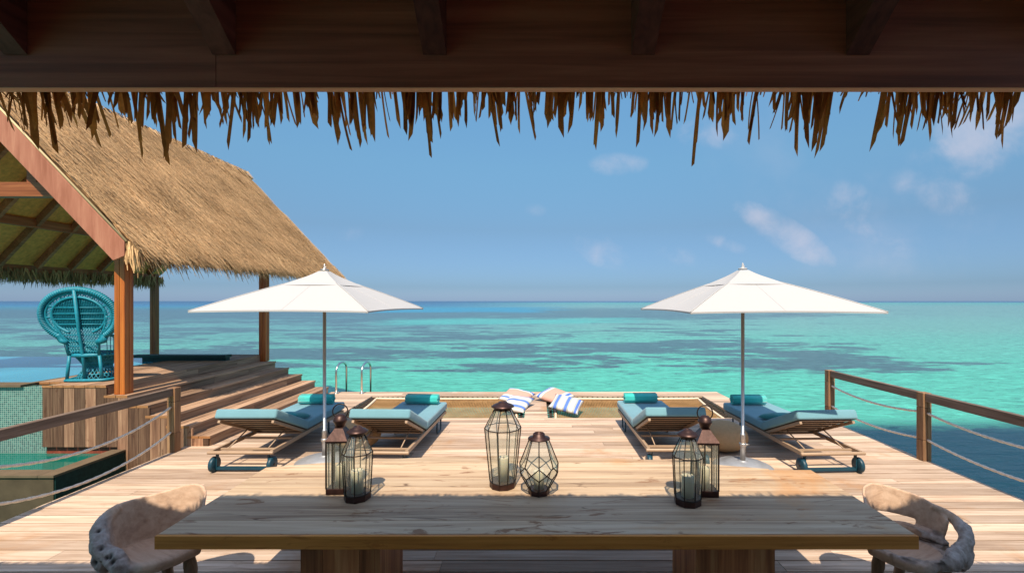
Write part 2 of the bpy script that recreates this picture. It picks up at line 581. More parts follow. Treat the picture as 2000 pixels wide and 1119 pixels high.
def waterlike(name, col, rough=0.06, bscale=3.0, bst=0.15, spec=0.5):
    m, t, b = new_mat(name)
    tc = t.n('ShaderNodeTexCoord').outputs['Object']
    n = t.noise(tc, 0.8, 3.0, 0.5)
    t.l(t.ramp(n, [(0.3, tuple(c * .85 for c in col)), (0.7, tuple(c * 1.15 for c in col))]), b.inputs['Base Color'])
    b.inputs['Roughness'].default_value = rough
    b.inputs['IOR'].default_value = 1.33
    b.inputs['Specular IOR Level'].default_value = spec
    n2 = t.noise(tc, bscale, 4.0, 0.55)
    bp = t.n('ShaderNodeBump'); bp.inputs['Strength'].default_value = bst; bp.inputs['Distance'].default_value = 0.02
    t.l(n2, bp.inputs['Height']); t.l(bp.outputs[0], b.inputs['Normal'])
    return m


M_pool = waterlike('pool_water', (0.045, 0.29, 0.40))
M_basinwater = waterlike('basin_water', (0.006, 0.12, 0.09))

# lagoon: pale turquoise shallows over sand, dark coral patches, deep blue beyond the reef
m, t, b = new_mat('lagoon_water')
pos = t.n('ShaderNodeNewGeometry').outputs['Position']
sp = t.n('ShaderNodeSeparateXYZ'); t.l(pos, sp.inputs[0])
X, Y = sp.outputs[0], sp.outputs[1]
Yc = t.math('MAXIMUM', Y, 5.0)
mp = t.n('ShaderNodeMapping'); mp.inputs['Scale'].default_value = (0.030, 0.045, 1)
t.l(pos, mp.inputs[0])
wob = t.noise(mp.outputs[0], 1.0, 4.0, 0.55)
L = t.math('LOGARITHM', Yc, math.e)
L = t.math('ADD', L, t.math('MULTIPLY', t.math('SUBTRACT', wob, 0.5), 0.55))
tt = t.math('DIVIDE', t.math('SUBTRACT', L, 2.0), 6.0, clamp=True)
az = t.math('DIVIDE', X, t.math('ADD', Yc, 15.0))
right = t.ramp(tt, [(0, (0.059, 0.308, 0.231)), (0.19, (0.066, 0.349, 0.257)), (0.34, (0.105, 0.281, 0.236)), (0.46, (0.112, 0.252, 0.230)),
                    (0.6, (0.112, 0.240, 0.224)), (0.72, (0.074, 0.252, 0.224)), (0.82, (0.059, 0.217, 0.213)), (0.86, (0.030, 0.096, 0.182)), (1, (0.030, 0.071, 0.162))])
left = t.ramp(tt, [(0.0, (0.059, 0.308, 0.231)), (0.17, (0.066, 0.335, 0.250)), (0.26, (0.080, 0.266, 0.218)), (0.36, (0.080, 0.216, 0.205)),
                   (0.48, (0.066, 0.175, 0.187)), (0.56, (0.027, 0.161, 0.212)), (0.64, (0.015, 0.108, 0.214)), (0.78, (0.013, 0.060, 0.145)), (1.0, (0.013, 0.052, 0.129))])
base = t.mix(t.sstep(az, -0.25, 0.12), left, right)
# coral patches
mp2 = t.n('ShaderNodeMapping'); mp2.inputs['Scale'].default_value = (0.075, 0.16, 1); mp2.inputs['Location'].default_value = (3.1, 1.7, 0)
t.l(pos, mp2.inputs[0])
pn = t.noise(mp2.outputs[0], 1.0, 8.0, 0.66, 0.7)
mp4 = t.n('ShaderNodeMapping'); mp4.inputs['Scale'].default_value = (0.22, 0.55, 1)
t.l(pos, mp4.inputs[0])
pn2 = t.noise(mp4.outputs[0], 1.0, 6.0, 0.68, 0.5)
pn = t.math('ADD', t.math('MULTIPLY', pn, 0.56), t.math('MULTIPLY', pn2, 0.44))
amt = t.ramp(tt, [(0.0, 0.0), (0.165, 0.12), (0.185, 0.44), (0.215, 0.515), (0.245, 0.49), (0.27, 0.43), (0.31, 0.455), (0.36, 0.425), (0.40, 0.455), (0.43, 0.53), (0.52, 0.56), (0.58, 0.45), (0.64, 0.0)])
lr = t.math('MULTIPLY', t.sstep(az, 0.25, 0.95), -0.16)
lr = t.math('ADD', lr, t.math('MULTIPLY', t.math('MULTIPLY', t.sstep(az, 0.05, -0.35), t.sstep(tt, 0.26, 0.31)), 0.03))
pm = t.sstep(t.math('ADD', t.math('ADD', pn, amt), lr), 0.945, 1.0)
pmf = t.math('MULTIPLY', pm, t.ramp(tt, [(0.15, 0.92), (0.30, 0.80), (0.5, 0.72), (0.62, 0.3)]))
base = t.mix(pmf, base, (0.042, 0.068, 0.088))
def band(x, a0, a1, b0, b1):
    return t.math('MULTIPLY', t.sstep(x, a0, a1), t.math('SUBTRACT', 1.0, t.sstep(x, b0, b1)))


azw = t.math('ADD', az, t.math('MULTIPLY', t.math('SUBTRACT', wob, 0.5), 0.5))
blue = t.math('MULTIPLY', band(tt, 0.465, 0.50, 0.565, 0.60), band(azw, -0.34, -0.22, -0.03, 0.06))
base = t.mix(t.math('MULTIPLY', blue, 0.9), base, (0.012, 0.19, 0.31))
shal = t.math('MULTIPLY', band(tt, 0.36, 0.385, 0.405, 0.43), band(azw, -0.26, -0.14, 0.10, 0.22))
base = t.mix(t.math('MULTIPLY', shal, 0.75), base, (0.05, 0.34, 0.29))
# fine mottling of the sand; ripple light and dark put into the colour
mp3 = t.n('ShaderNodeMapping'); mp3.inputs['Scale'].default_value = (1.6, 3.6, 1)
t.l(pos, mp3.inputs[0])
fn = t.noise(mp3.outputs[0], 1.0, 6.0, 0.68, 0.6)
base = t.mix(1.0, base, t.ramp(fn, [(0.28, 0.55), (0.5, 0.95), (0.72, 1.40)]), 'MULTIPLY')
# dark navy patch beside the deck
ed = t.math('MULTIPLY', t.math('SUBTRACT', wob, 0.5), 5.0)
ch = t.math('MULTIPLY', t.sstep(t.math('ADD', X, ed), 6.0, 8.2), t.sstep(t.math('SUBTRACT', Y, t.math('MULTIPLY', fn, 2.0)), 12.4, 10.8))
base = t.mix(t.math('MULTIPLY', ch, 0.97), base, (0.004, 0.024, 0.045))
t.l(base, b.inputs['Base Color'])
b.inputs['Roughness'].default_value = 0.22
b.inputs['IOR'].default_value = 1.33
b.inputs['Specular IOR Level'].default_value = 0.17
mpb = t.n('ShaderNodeMapping'); mpb.inputs['Scale'].default_value = (1.0, 2.0, 1)
t.l(pos, mpb.inputs[0])
r1 = t.noise(mpb.outputs[0], 1.3, 5.0, 0.6, 0.4)
bp = t.n('ShaderNodeBump'); bp.inputs['Strength'].default_value = 0.55; bp.inputs['Distance'].default_value = 0.12
t.l(r1, bp.inputs['Height']); t.l(bp.outputs[0], b.inputs['Normal'])
M_sea = m


def striped(name, stops, axis=0, scale=1.0):
    m, t, b = new_mat(name)
    tc = t.n('ShaderNodeTexCoord').outputs['Object']
    sp = t.n('ShaderNodeSeparateXYZ'); t.l(tc, sp.inputs[0])
    f = t.math('ADD', t.math('MULTIPLY', sp.outputs[axis], scale), 0.5)
    t.l(t.ramp(f, stops, 'CONSTANT'), b.inputs['Base Color'])
    b.inputs['Roughness'].default_value = 0.9
    b.inputs['Specular IOR Level'].default_value = 0.1
    n = t.noise(tc, 12.0, 3.0, 0.5)
    bp = t.n('ShaderNodeBump'); bp.inputs['Strength'].default_value = 0.4; bp.inputs['Distance'].default_value = 0.01
    t.l(n, bp.inputs['Height']); t.l(bp.outputs[0], b.inputs['Normal'])
    return m


WH, BL, PK, GY = (0.60, 0.58, 0.55), (0.09, 0.17, 0.50), (0.50, 0.29, 0.23), (0.36, 0.38, 0.34)
M_stripe_pink = striped('pink_cushion_blue_edge', [(0, WH), (.05, BL), (.14, WH), (.24, PK), (.76, WH), (.85, BL), (.95, WH)], 0, 1.75)
M_stripe = striped('blue_white_stripe', [(0, WH), (.08, GY), (.14, BL), (.24, GY), (.29, WH), (.45, GY), (.5, BL), (.6, GY), (.66, WH), (.80, GY), (.86, BL), (.94, WH)], 0, 1.75)

# ================================================================== SETTING
# ---- sea
mb = MB()
mb.add([(-30000, -400, 0), (30000, -400, 0), (30000, 30000, 0), (-30000, 30000, 0)], [(0, 1, 2, 3)])
sea = tag(mb.build('sea', M_sea, None, (0, 0, -1.3)), kind='structure')

# ---- deck: boards run across, pitch 15.5 cm
rnd = random.Random(4)
XL, XR = -5.09, 5.16
mb = MB()


def boards_x(mb, y0, y1, x0, x1, z0=-0.04, z1=0.0, pitch=0.155, gap=0.012, lo=2.2, hi=4.6):
    n = max(1, round((y1 - y0) / pitch))
    p = (y1 - y0) / n
    for i in range(n):
        a, c = y0 + i * p, y0 + (i + 1) * p - gap
        x = x0
        first = True
        while x < x1 - 1e-6:
            L = rnd.uniform(lo, hi) * (rnd.uniform(.3, 1) if first else 1)
            first = False
            e = x + L
            if x1 - e < 0.8:
                e = x1
            dz = rnd.uniform(-0.0012, 0.0012)
            mb.box(x, e - (0.003 if e < x1 else 0), a, c, z0, z1 + dz, rnd.random())
            x = e


boards_x(mb, -4.05, 8.19, XL, XR)
boards_x(mb, 8.19, 10.09, -4.74, -3.63)
boards_x(mb, 8.19, 10.09, -0.21, 0.21, lo=1, hi=2)
boards_x(mb, 8.19, 10.09, 3.68, 4.18, lo=1, hi=2)
boards_x(mb, 10.09, 10.56, -4.74, 4.18)
deck = tag(mb.build('deck', M_deck), kind='structure')
# beams and fascia boards under the boards
mb = MB()
for x0, x1, y0, y1 in ((XL + .02, XR - .02, -4.0, 8.16), (-4.72, -3.66, 8.17, 10.10), (-0.18, 0.18, 8.17, 10.10), (3.71, 4.15, 8.17, 10.10), (-4.72, 4.15, 10.12, 10.53)):
    mb.box(x0, x1, y0, y1, -0.26, -0.16, rnd.random())
for x0, x1, y0, y1 in ((XL + .004, XR - .004, -4.0, 8.17), (-4.73, -3.64, 8.18, 10.11), (-0.20, 0.20, 8.18, 10.11), (3.69, 4.17, 8.18, 10.11), (-4.73, 4.17, 10.12, 10.545)):
    for xa, xb, ya, yb in ((x0, x1, y0, y0 + .04), (x0, x1, y1 - .04, y1), (x0, x0 + .04, y0 + .041, y1 - .041), (x1 - .04, x1, y0 + .041, y1 - .041)):
        mb.box(xa, xb, ya, yb, -0.235, -0.042, rnd.random())
for x in (-4.6, -2.4, 0, 2.4, 4.6):
    for y in (1.0, 4.5, 7.9):
        mb.box(x - .11, x + .11, y - .11, y + .11, -3.5, -0.262, rnd.random())
for x in (-4.2, 0, 3.95):
    mb.box(x - .1, x + .1, 10.22, 10.42, -3.5, -0.262, rnd.random())
tag(mb.build('deck_beams', wood('deck_beam_wood', ((0.14, 0.08, 0.045), (0.30, 0.18, 0.10), (0.40, 0.26, 0.16)), 0, 0.7)), kind='structure')

# ---- stepped platform on the left
PZ = 0.882
RISE = PZ / 6
SX = [-4.74, -5.04, -5.34, -5.64, -5.94, -6.24]          # riser of each step
Y0, Y1 = 6.62, 10.37
plat = thing('stepped_platform', 'wooden platform with six broad steps down to the deck, beneath the thatched pavilion', 'platform', (0, 0, 0))
for k in range(5):
    z = RISE * (k + 1)
    mb = MB()
    x1, x0 = SX[k], SX[k + 1]
    for a, c in ((x0 - .02, (x0 + x1) / 2 - .004), ((x0 + x1) / 2 + .004, x1 + .02)):
        y = Y0 - .03
        while y < Y1 - 1e-6:
            e = min(Y1, y + rnd.uniform(1.2, 2.4))
            if Y1 - e < .5: e = Y1
            mb.box(a, c, y, e - .004, z - .035, z, rnd.random())
            y = e
    y = Y0
    while y < Y1 - 1e-6:                                   # riser boards
        e = min(Y1, y + rnd.uniform(1.0, 2.2))
        if Y1 - e < .5: e = Y1
        mb.box(x1 - .03, x1, y, e - .004, z - RISE + .002, z - .037, rnd.random())
        y = e
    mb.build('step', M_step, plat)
mb = MB()
x = -7.5
while x < SX[5] - 1e-6:
    e = min(x + .158, SX[5] + .02)
    y = Y0 - .03 if x > -7.16 else 6.87
    while y < 10.42:
        f = min(10.42, y + rnd.uniform(1.2, 2.6))
        mb.box(x, e - .005, y, f - .004, PZ - .035, PZ, rnd.random())
        y = f
    x += .158
y = Y0
while y < Y1 - 1e-6:
    e = min(Y1, y + rnd.uniform(1.0, 2.2))
    if Y1 - e < .5: e = Y1
    mb.box(SX[5] - .03, SX[5], y, e - .004, PZ - RISE + .002, PZ - .037, rnd.random())
    y = e
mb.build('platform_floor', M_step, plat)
mb = MB()                                                  # upright cladding of the front
x = -7.15
while x < SX[0] - .02:
    e = min(x + .1555, SX[0])
    xm = (x + e) / 2
    idx = sum(1 for s_ in SX if xm < s_)
    zz = RISE * idx
    bot = -0.012 if xm < -6.05 else -0.75
    mb.box(x, e - .006, Y0 - .028, Y0 - .002, bot, zz - .037, rnd.random())
    x += .1555
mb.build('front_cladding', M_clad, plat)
mb = MB()                                                  # cut ends of the floor boards over the cladding
x = -7.15
while x < -6.26:
    mb.box(x, x + .1495, Y0 - .036, Y0 - .031, PZ - .036, PZ + .001, rnd.random())
    x += .1555
mb.build('board_end', plain('orange_end_grain', (0.28, 0.13, 0.05), 0.7, var=.3, vscale=20), plat)
mb = MB()
mb.box(-7.14, SX[0] - .04, Y0 + .02, Y1 - .04, -0.24, 0.09)
mb.box(-7.14, SX[2] - .04, Y0 + .02, Y1 - .04, 0.091, 0.40)
mb.box(-7.14, SX[4] - .04, Y0 + .02, Y1 - .04, 0.401, 0.69)
mb.box(-7.13, SX[5] - .04, Y0 + .02, 10.38, 0.691, 0.84)
for xx in (-7.0, -5.2):
    for yy in (7.2, 10.0):
        mb.box(xx - .12, xx + .12, yy - .12, yy + .12, -3.5, -0.242)
mb.build('framing', M_darkY, plat)

# ---- infinity pool
pool = thing('infinity_pool', 'infinity pool with small green mosaic tiles on its front wall, left of the turquoise chair', 'pool')
mb = MB()
mb.box(-16, -7.155, 6.66, 6.80, -0.6, 0.845)
mb.box(-7.29, -7.155, 6.80, 6.9, -0.6, 0.845)
mb.build('mosaic_wall', M_mosaic, pool)
mb = MB()
mb.box(-16, -7.50, 6.62, 6.86, 0.847, 0.880)
mb.box(-7.62, -7.505, 6.865, 10.0, 0.847, 0.878)
mb.build('coping', M_coping, pool)
mb = MB()
mb.box(-16, -7.56, 6.84, 10.15, 0.2, 0.862)
mb.build('pool_water', M_pool, pool)
mb = MB()
mb.box(-8.25, -6.32, 9.25, 9.45, 0.945, 1.0)
mb.box(-8.05, -6.34, 9.3, 9.42, 0.863, 0.943)
mb.build('raised_ledge', M_darktile, pool)

# ---- overflow basin below the pool
basin = thing('overflow_basin', 'low stone catch basin of green water below the mosaic pool wall', 'basin')
mb = MB()
mb.box(-16, -6.10, 5.62, 5.76, -1.6, -0.075)
mb.box(-6.10, -5.96, 5.62, 6.58, -1.6, -0.075)
mb.build('basin_wall', M_concrete, basin)
mb = MB()
mb.box(-16, -6.14, 5.60, 5.80, -0.073, -0.045)
mb.box(-6.135, -5.94, 5.60, 6.585, -0.073, -0.045)
mb.build('coping', M_coping, basin)
mb = MB()
mb.box(-16, -6.11, 5.77, 6.655, -1.2, -0.12)
mb.build('basin_water', M_basinwater, basin)
mb = MB()
mb.box(-5.955, -5.945, 5.63, 6.57, -1.6, -0.076)
mb.build('side_tiles', M_darktile, basin)

# ================================================================== ROPE RAILINGS
def rope_pts(p, q, sag, n=22):
    p, q = Vector(p), Vector(q)
    return [p.lerp(q, i / n) - Vector((0, 0, sag * 4 * (i / n) * (1 - i / n))) for i in range(n + 1)]


def railing(label, x, ys, side):
    r = thing('rope_railing', label, 'railing', (x, ys[0], 0), 0, 'rope railings along the deck edges')
    for y in ys:
        mb = MB()
        yy = y - ys[0]
        for z0, z1 in ((-0.2, .27), (.274, .70), (.704, .895)):
            mb.box(-.055, -.002, yy - .055, yy + .055, z0, z1, rnd.random())
            mb.box(.002, .055, yy - .055, yy + .055, z0, z1, rnd.random())
        mb.build('post', M_railpost, r, bevel=.004)
    for a, c in zip(ys[:-1], ys[1:]):
        mb = MB()
        mb.box(-.035, .035, min(a, c) - ys[0] + .057, max(a, c) - ys[0] - .057, .783, .893, rnd.random())
        mb.build('handrail', M_rail, r, bevel=.006)
        for z, sg in ((.63, .21), (.28, .21)):
            mb = MB()
            pts = rope_pts((0, a - ys[0] + .057 * (1 if c > a else -1), z), (0, c - ys[0] - .057 * (1 if c > a else -1), z), sg if abs(a - c) > 2.1 else .075, 60)
            rad = [0.0155 + 0.0025 * math.sin(i * 2.1) for i in range(len(pts))]
            mb.tube(pts, rad, 7)
            mb.build('rope', M_rope, r)
    return r


railing('wooden railing with two sagging ropes on the right deck edge above open water', 5.13, [7.95, 6.02, 4.05, 1.9], 1)
railing('wooden railing with two sagging ropes on the left deck edge beside the stone basin', -5.06, [6.36, 3.95, 1.6], -1)

# ================================================================== POOL LADDER
lad = thing('pool_ladder', 'pair of stainless steel hoop handrails at the far edge of the deck', 'ladder', (-4.25, 10.34, 0))
for x in (-.29, .29):
    mb = MB()
    pts = [(x, 0, 0.0), (x, 0, .5)]
    for i in range(1, 12):
        a = PI - PI * i / 12
        pts.append((x, .28 + .28 * math.cos(a), .5 + .17 * math.sin(a)))
    pts += [(x, .56, .5), (x, .56, -1.8)]
    mb.tube(pts, .022, 12)
    mb.lathe([(.05, 0), (.05, .012), (.03, .02)], 16, (x, 0, 0.001))
    mb.build('hoop_handrail', M_steel, lad)
mb = MB()
for z in (-.35, -.65, -.95):
    mb.tube([(-.29, .56, z), (.29, .56, z)], .016, 8)
mb.build('rung', M_steel, lad)

# ================================================================== HAMMOCK NETS
def net(label, x0, x1, y0, y1, outer):
    o = thing('hammock_net', label, 'net', ((x0 + x1) / 2, (y0 + y1) / 2, 0), 0, 'hammock nets over the water')
    hx, hy = (x1 - x0) / 2 - .13, (y1 - y0) / 2 - .13

    def z(x, y):
        return -.075 + .04 * y / hy - .17 * (1 - (x / hx) ** 2) * (1 - (y / hy) ** 2)
    mb = MB()
    for horiz in (True, False):
        n = int((2 * hy if horiz else 2 * hx) / .034)
        for i in range(n + 1):
            c = -1 + 2 * i / n
            m_ = 26 if horiz else 14
            vs, fs = [], []
            for j in range(m_ + 1):
                s_ = -1 + 2 * j / m_
                x, y = (s_ * hx, c * hy) if horiz else (c * hx, s_ * hy)
                zz = z(x, y)
                if horiz:
                    vs += [(x, y - .0115, zz), (x, y + .0115, zz)]
                else:
                    vs += [(x - .0115, y, zz - .002), (x + .0115, y, zz - .002)]
            for j in range(m_):
                fs.append((2 * j, 2 * j + 2, 2 * j + 3, 2 * j + 1))
            mb.add(vs, fs)
    mb.build('netting', M_net, o)
    mb = MB()
    loop = []
    for (a, c) in (((-hx, -hy), (hx, -hy)), ((hx, -hy), (hx, hy)), ((hx, hy), (-hx, hy)), ((-hx, hy), (-hx, -hy))):
        for j in range(14):
            s_ = j / 14
            bow = .035 * 4 * s_ * (1 - s_)
            x = a[0] + (c[0] - a[0]) * s_
            y = a[1] + (c[1] - a[1]) * s_
            loop.append((x * (1 - bow / hx * (abs(c[0] - a[0]) < .1)), y * (1 - bow / hy * (abs(c[1] - a[1]) < .1)), -.075 + .045 * y / hy))
    mb.tube(loop, .024, 8, True)
    mb.build('edge_rope', M_white_rope, o)
    mb = MB()
    for (a, c, nx, ny) in (((-hx, -hy), (hx, -hy), 0, -1), ((hx, -hy), (hx, hy), 1, 0), ((hx, hy), (-hx, hy), 0, 1), ((-hx, hy), (-hx, -hy), -1, 0)):
        L = math.hypot(c[0] - a[0], c[1] - a[1])
        n = int(L / .055)
        pts = []
        for j in range(n + 1):
            s_ = j / n
            e = .13 if j % 2 else 0
            pts.append((a[0] + (c[0] - a[0]) * s_ + nx * e, a[1] + (c[1] - a[1]) * s_ + ny * e, -.08 + .045 * (a[1] + (c[1] - a[1]) * s_) / hy + .01 * (j % 2)))
        mb.tube(pts, .011, 5, False, .5, False)
    mb.build('lashing', M_black, o)
    return o


net('tan rope hammock net behind the two left loungers', -3.62, -.22, 8.20, 10.08, -1)
net('tan rope hammock net behind the two right loungers', .22, 3.67, 8.20, 10.08, 1)


def cushion(label, mat, c, sx_, sy_, h, rot, group):
    bm = bmesh.new()
    n = 14
    grid = {}
    for s_ in (1, -1):
        for i in range(n + 1):
            for j in range(n + 1):
                u_, v_ = -1 + 2 * i / n, -1 + 2 * j / n
                if s_ == -1 and (i in (0, n) or j in (0, n)):
                    grid[(s_, i, j)] = grid[(1, i, j)]
                    continue
                pu = (1 - abs(u_) ** 3) * (1 - abs(v_) ** 3)
                pinch = 1 - .07 * (1 - abs(v_) ** 2) * abs(u_) ** 3
                pinch2 = 1 - .07 * (1 - abs(u_) ** 2) * abs(v_) ** 3
                wob_ = mnoise.noise(Vector((u_ * 2.1 + c[0] * 9, v_ * 2.1, s_))) * .12
                grid[(s_, i, j)] = bm.verts.new((u_ * sx_ * pinch, v_ * sy_ * pinch2, s_ * h * (max(pu, 0) ** .55) * (1 + wob_)))
        for i in range(n):
            for j in range(n):
                q = [grid[(s_, i, j)], grid[(s_, i + 1, j)], grid[(s_, i + 1, j + 1)], grid[(s_, i, j + 1)]]
                if s_ == -1: q.reverse()
                try:
                    bm.faces.new(q)
                except ValueError:
                    pass
    for f in bm.faces: f.smooth = True
    me = bpy.data.meshes.new('cushion')
    bm.to_mesh(me); bm.free()
    me.materials.append(mat)
    o = bpy.data.objects.new('cushion', me)
    COL.objects.link(o)
    o.location = c
    o.rotation_euler = (Matrix.Rotation(rot[0], 3, 'X') @ Matrix.Rotation(rot[1], 3, 'Y') @ Matrix.Rotation(rot[2], 3, 'Z')).to_euler()
    tag(o, label, 'cushion', group)
    return o


G = 'cushions piled on the hammock nets'
cushion('pink cushion with blue striped border on the left net, leaning behind the striped one', M_stripe_pink, (-.40, 9.62, .09), .31, .31, .085, (R(13), R(4), R(70)), G)
cushion('blue and white striped cushion in front on the left net, partly behind the tall lantern', M_stripe, (-.38, 9.02, .065), .29, .27, .08, (R(16), R(-4), R(68)), G)
cushion('pink cushion with blue striped border on the right net, leaning behind the striped one', M_stripe_pink, (.40, 9.66, .09), .32, .32, .085, (R(13), R(5), R(-35)), G)
cushion('blue, white and grey striped cushion lying in front on the right net', M_stripe, (.60, 9.0, .07), .30, .28, .08, (R(18), R(6), R(-18)), G)

# ================================================================== SUN LOUNGERS
M_under = plain('mattress_underside', (0.035, 0.03, 0.027), .9)  # near-black cloth; the shade between the backrest slats is put into its colour


def lounger_proto():
    t_ = thing('sun_lounger', 'x', 'sun lounger', (0, 0, 0), 0, 'sun loungers on the deck')
    HY, HZ = .87, .265                                      # backrest hinge
    TY, TZ = .10, .605                                      # top of the backrest frame
    mb = MB()
    for s_ in (-1, 1):
        mb.beam((s_ * .365, .02, .25), (s_ * .365, 2.08, .25), .035, .05)
    mb.tube([(-.40, 0, .25), (.40, 0, .25)], .022, 10)
    mb.beam((-.347, 2.06, .25), (.347, 2.06, .25), .04, .05)
    mb.beam((-.347, .16, .245), (.347, .16, .245), .03, .025)
    mb.beam((-.347, .62, .245), (.347, .62, .245), .03, .025)
    for y in [HY + .12 * i for i in range(10)]:
        mb.beam((-.347, y, .25), (.347, y, .25), .06, .018)
    mb.build('frame', M_frame, t_, bevel=.003)
    mb = MB()
    for s_ in (-1, 1):
        mb.beam((s_ * .335, HY, HZ), (s_ * .335, TY, TZ), .03, .035)
    un = Vector((0, -(TZ - HZ), -(HY - TY))).normalized()
    for i in range(6):
        f = .06 + i / 5 * .90
        y, z = HY + (TY - HY) * f, HZ + (TZ - HZ) * f
        d = Vector((0, TY - HY, TZ - HZ)).normalized() * .027
        c0 = Vector((0, y, z)) - un * (.0125 + .0085 * f)
        mb.beam(c0 - d, c0 + d, .64, .006)
    mb.build('backrest_frame', M_frame, t_)
    for s_ in (-1, 1):
        mb = MB()
        f = .42
        mb.tube([(s_ * .25, HY + (TY - HY) * f, HZ + (TZ - HZ) * f - .015), (s_ * .25, .16, .26)], .008, 8)
        mb.build('support_strut', M_frame, t_)
    for s_ in (-1, 1):
        mb = MB()
        prof = [(.0, -.026), (.08, -.026), (.092, -.018), (.092, .018), (.08, .026), (0, .026)]
        mb.lathe(prof, 28)
        vs = [(z + s_ * .355, x, y) for x, y, z in mb.v]
        mb.v = [(a, b_ + .05, c_ + .094) for a, b_, c_ in vs]
        w_ = mb.build('wheel', M_teal, t_)
        hb = MB()
        hb.tube([(s_ * .325, .05, .094), (s_ * .388, .05, .094)], .014, 10)
        hb.build('hub', M_iron, w_)
    mb = MB()
    mb.beam((-.325, .05, .045), (.325, .05, .045), .035, .035)
    for s_ in (-1, 1):
        mb.beam((s_ * .318, .05, .05), (s_ * .318, .05, .225), .014, .04, .5, (0, 1, 0))
    mb.build('wheel_axle_bar', M_teal, t_)
    for s_ in (-1, 1):
        mb = MB()
        mb.tube([(s_ * .34, 1.86, .226), (s_ * .34, 1.86, .05), (s_ * .34, 1.85, .02), (s_ * .34, 1.83, .013), (s_ * .34, 1.65, .013), (s_ * .34, 1.63, .02), (s_ * .34, 1.62, .05), (s_ * .34, 1.62, .226)], .0125, 8)
        mb.build('foot_leg', M_teal, t_)
    # mattress
    bm = bmesh.new()
    th = .12
    ang = math.atan2(TZ - HZ, HY - TY)
    up = Vector((0, math.sin(ang), math.cos(ang)))
    bz = .285
    low = [Vector((0, 2.13, bz)), Vector((0, 1.5, bz)), Vector((0, HY + .02, bz)), Vector((0, TY - .03, TZ + .045))]
    mid = (Vector((0, 0, 1)) + up).normalized() / max(.5, math.cos(ang / 2))
    nrm = [Vector((0, 0, 1)), Vector((0, 0, 1)), mid, up]
    W = .385
    rows = []
    for p_, n_ in zip(low, nrm):
        rows.append([bm.verts.new(p_ + Vector((s_, 0, 0)) + n_ * h_) for s_, h_ in ((-W, 0), (W, 0), (W, th), (-W, th))])
    for a, c in zip(rows[:-1], rows[1:]):
        for k in range(4):
            bm.faces.new((a[k], a[(k + 1) % 4], c[(k + 1) % 4], c[k]))
    bm.faces.new(rows[0][::-1]); bm.faces.new(rows[-1])
    bmesh.ops.recalc_face_normals(bm, faces=bm.faces)
    ed = [e for e in bm.edges if len(e.link_faces) == 2 and e.calc_face_angle() > R(40)]
    bmesh.ops.bevel(bm, geom=ed, offset=.028, segments=4, profile=.5, affect='EDGES')
    for f in bm.faces: f.smooth = True
    me = bpy.data.meshes.new('mattress')
    bm.to_mesh(me); bm.free()
    me.materials.append(M_cush)
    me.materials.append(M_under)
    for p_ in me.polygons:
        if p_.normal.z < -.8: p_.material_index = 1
    o = bpy.data.objects.new('mattress', me)
    COL.objects.link(o); o.parent = t_
    # seam cord along the fold, down both sides
    mb = MB()
    for s_ in (-1, 1):
        mb.tube([Vector((s_ * (W + .001), HY + .02, bz + .02)), Vector((s_ * (W + .001), HY + .02, bz)) + mid * (th - .02)], .004, 6)
    mb.tube([Vector((-W + .02, HY + .02, bz)) + mid * (th - .003), Vector((W - .02, HY + .02, bz)) + mid * (th - .003)], .004, 6)
    mb.build('piping', M_cush, o)
    return t_


lp = lounger_proto()
loungers = [
    ('sun lounger with blue-grey mattress at the far left, beside the wooden steps', -3.61, 5.56, 0.0),
    ('sun lounger with blue-grey mattress directly behind the left pair of lanterns', -1.95, 5.56, -1.8),
    ('sun lounger with blue-grey mattress between the net walkway and the tan pouf', 1.77, 5.66, 0.0),
    ('sun lounger with blue-grey mattress at the far right, beside the rope railing', 3.60, 5.52, 2.3)]
lobjs = []
for i, (lab, x, y, a) in enumerate(loungers):
    o = lp if i == 0 else copy_tree(lp)
    o['label'] = lab
    o.location = (x, y, 0)
    o.rotation_euler.z = R(a)
    lobjs.append((x, y, R(a)))


def on_lounger(i, lx, ly):
    x, y, a = lobjs[i]
    return x + lx * math.cos(a) - ly * math.sin(a), y + lx * math.sin(a) + ly * math.cos(a), a


def towel_proto():
    mb = MB()
    r0 = .075
    n, L = 26, .27
    # rolled towel: spiral showing at the ends
    pts = []
    turns = 4.2
    m_ = 110
    vs, fs = [], []
    for i in range(m_ + 1):
        f = i / m_
        a = turns * 2 * PI * f
        r = .012 + (r0 - .012) * f
        for xx in (-L, L):
            e = .006 * math.sin(i * 1.7) * (1 if xx > 0 else -1)
            vs.append((xx + e, r * math.cos(a), r0 + r * math.sin(a)))
    for i in range(m_):
        fs.append((2 * i, 2 * i + 1, 2 * i + 3, 2 * i + 2))
    mb.add(vs, fs, .5, True)
    o = mb.build('rolled_towel', M_towel)
    sm = o.modifiers.new('thickness', 'SOLIDIFY'); sm.thickness = .010
    return o


tw = towel_proto()
tl = ['rolled teal towel on the foot of the far left lounger, beside the steps', 'rolled teal towel on the foot of the lounger behind the left lanterns',
      'rolled teal towel on the foot of the lounger right of the walkway', 'rolled teal towel on the foot of the far right lounger, behind the umbrella pole']
for i, lx in enumerate((.0, .02, -.03, -.05)):
    o = tw if i == 0 else tw.copy()
    if i: COL.objects.link(o)
    x, y, a = on_lounger(i, lx, 1.93)
    o.location = (x, y, .415)
    o.rotation_euler.z = a + R((2, -3, 1, -2)[i])
    tag(o, tl[i], 'towel', 'rolled towels on the loungers')

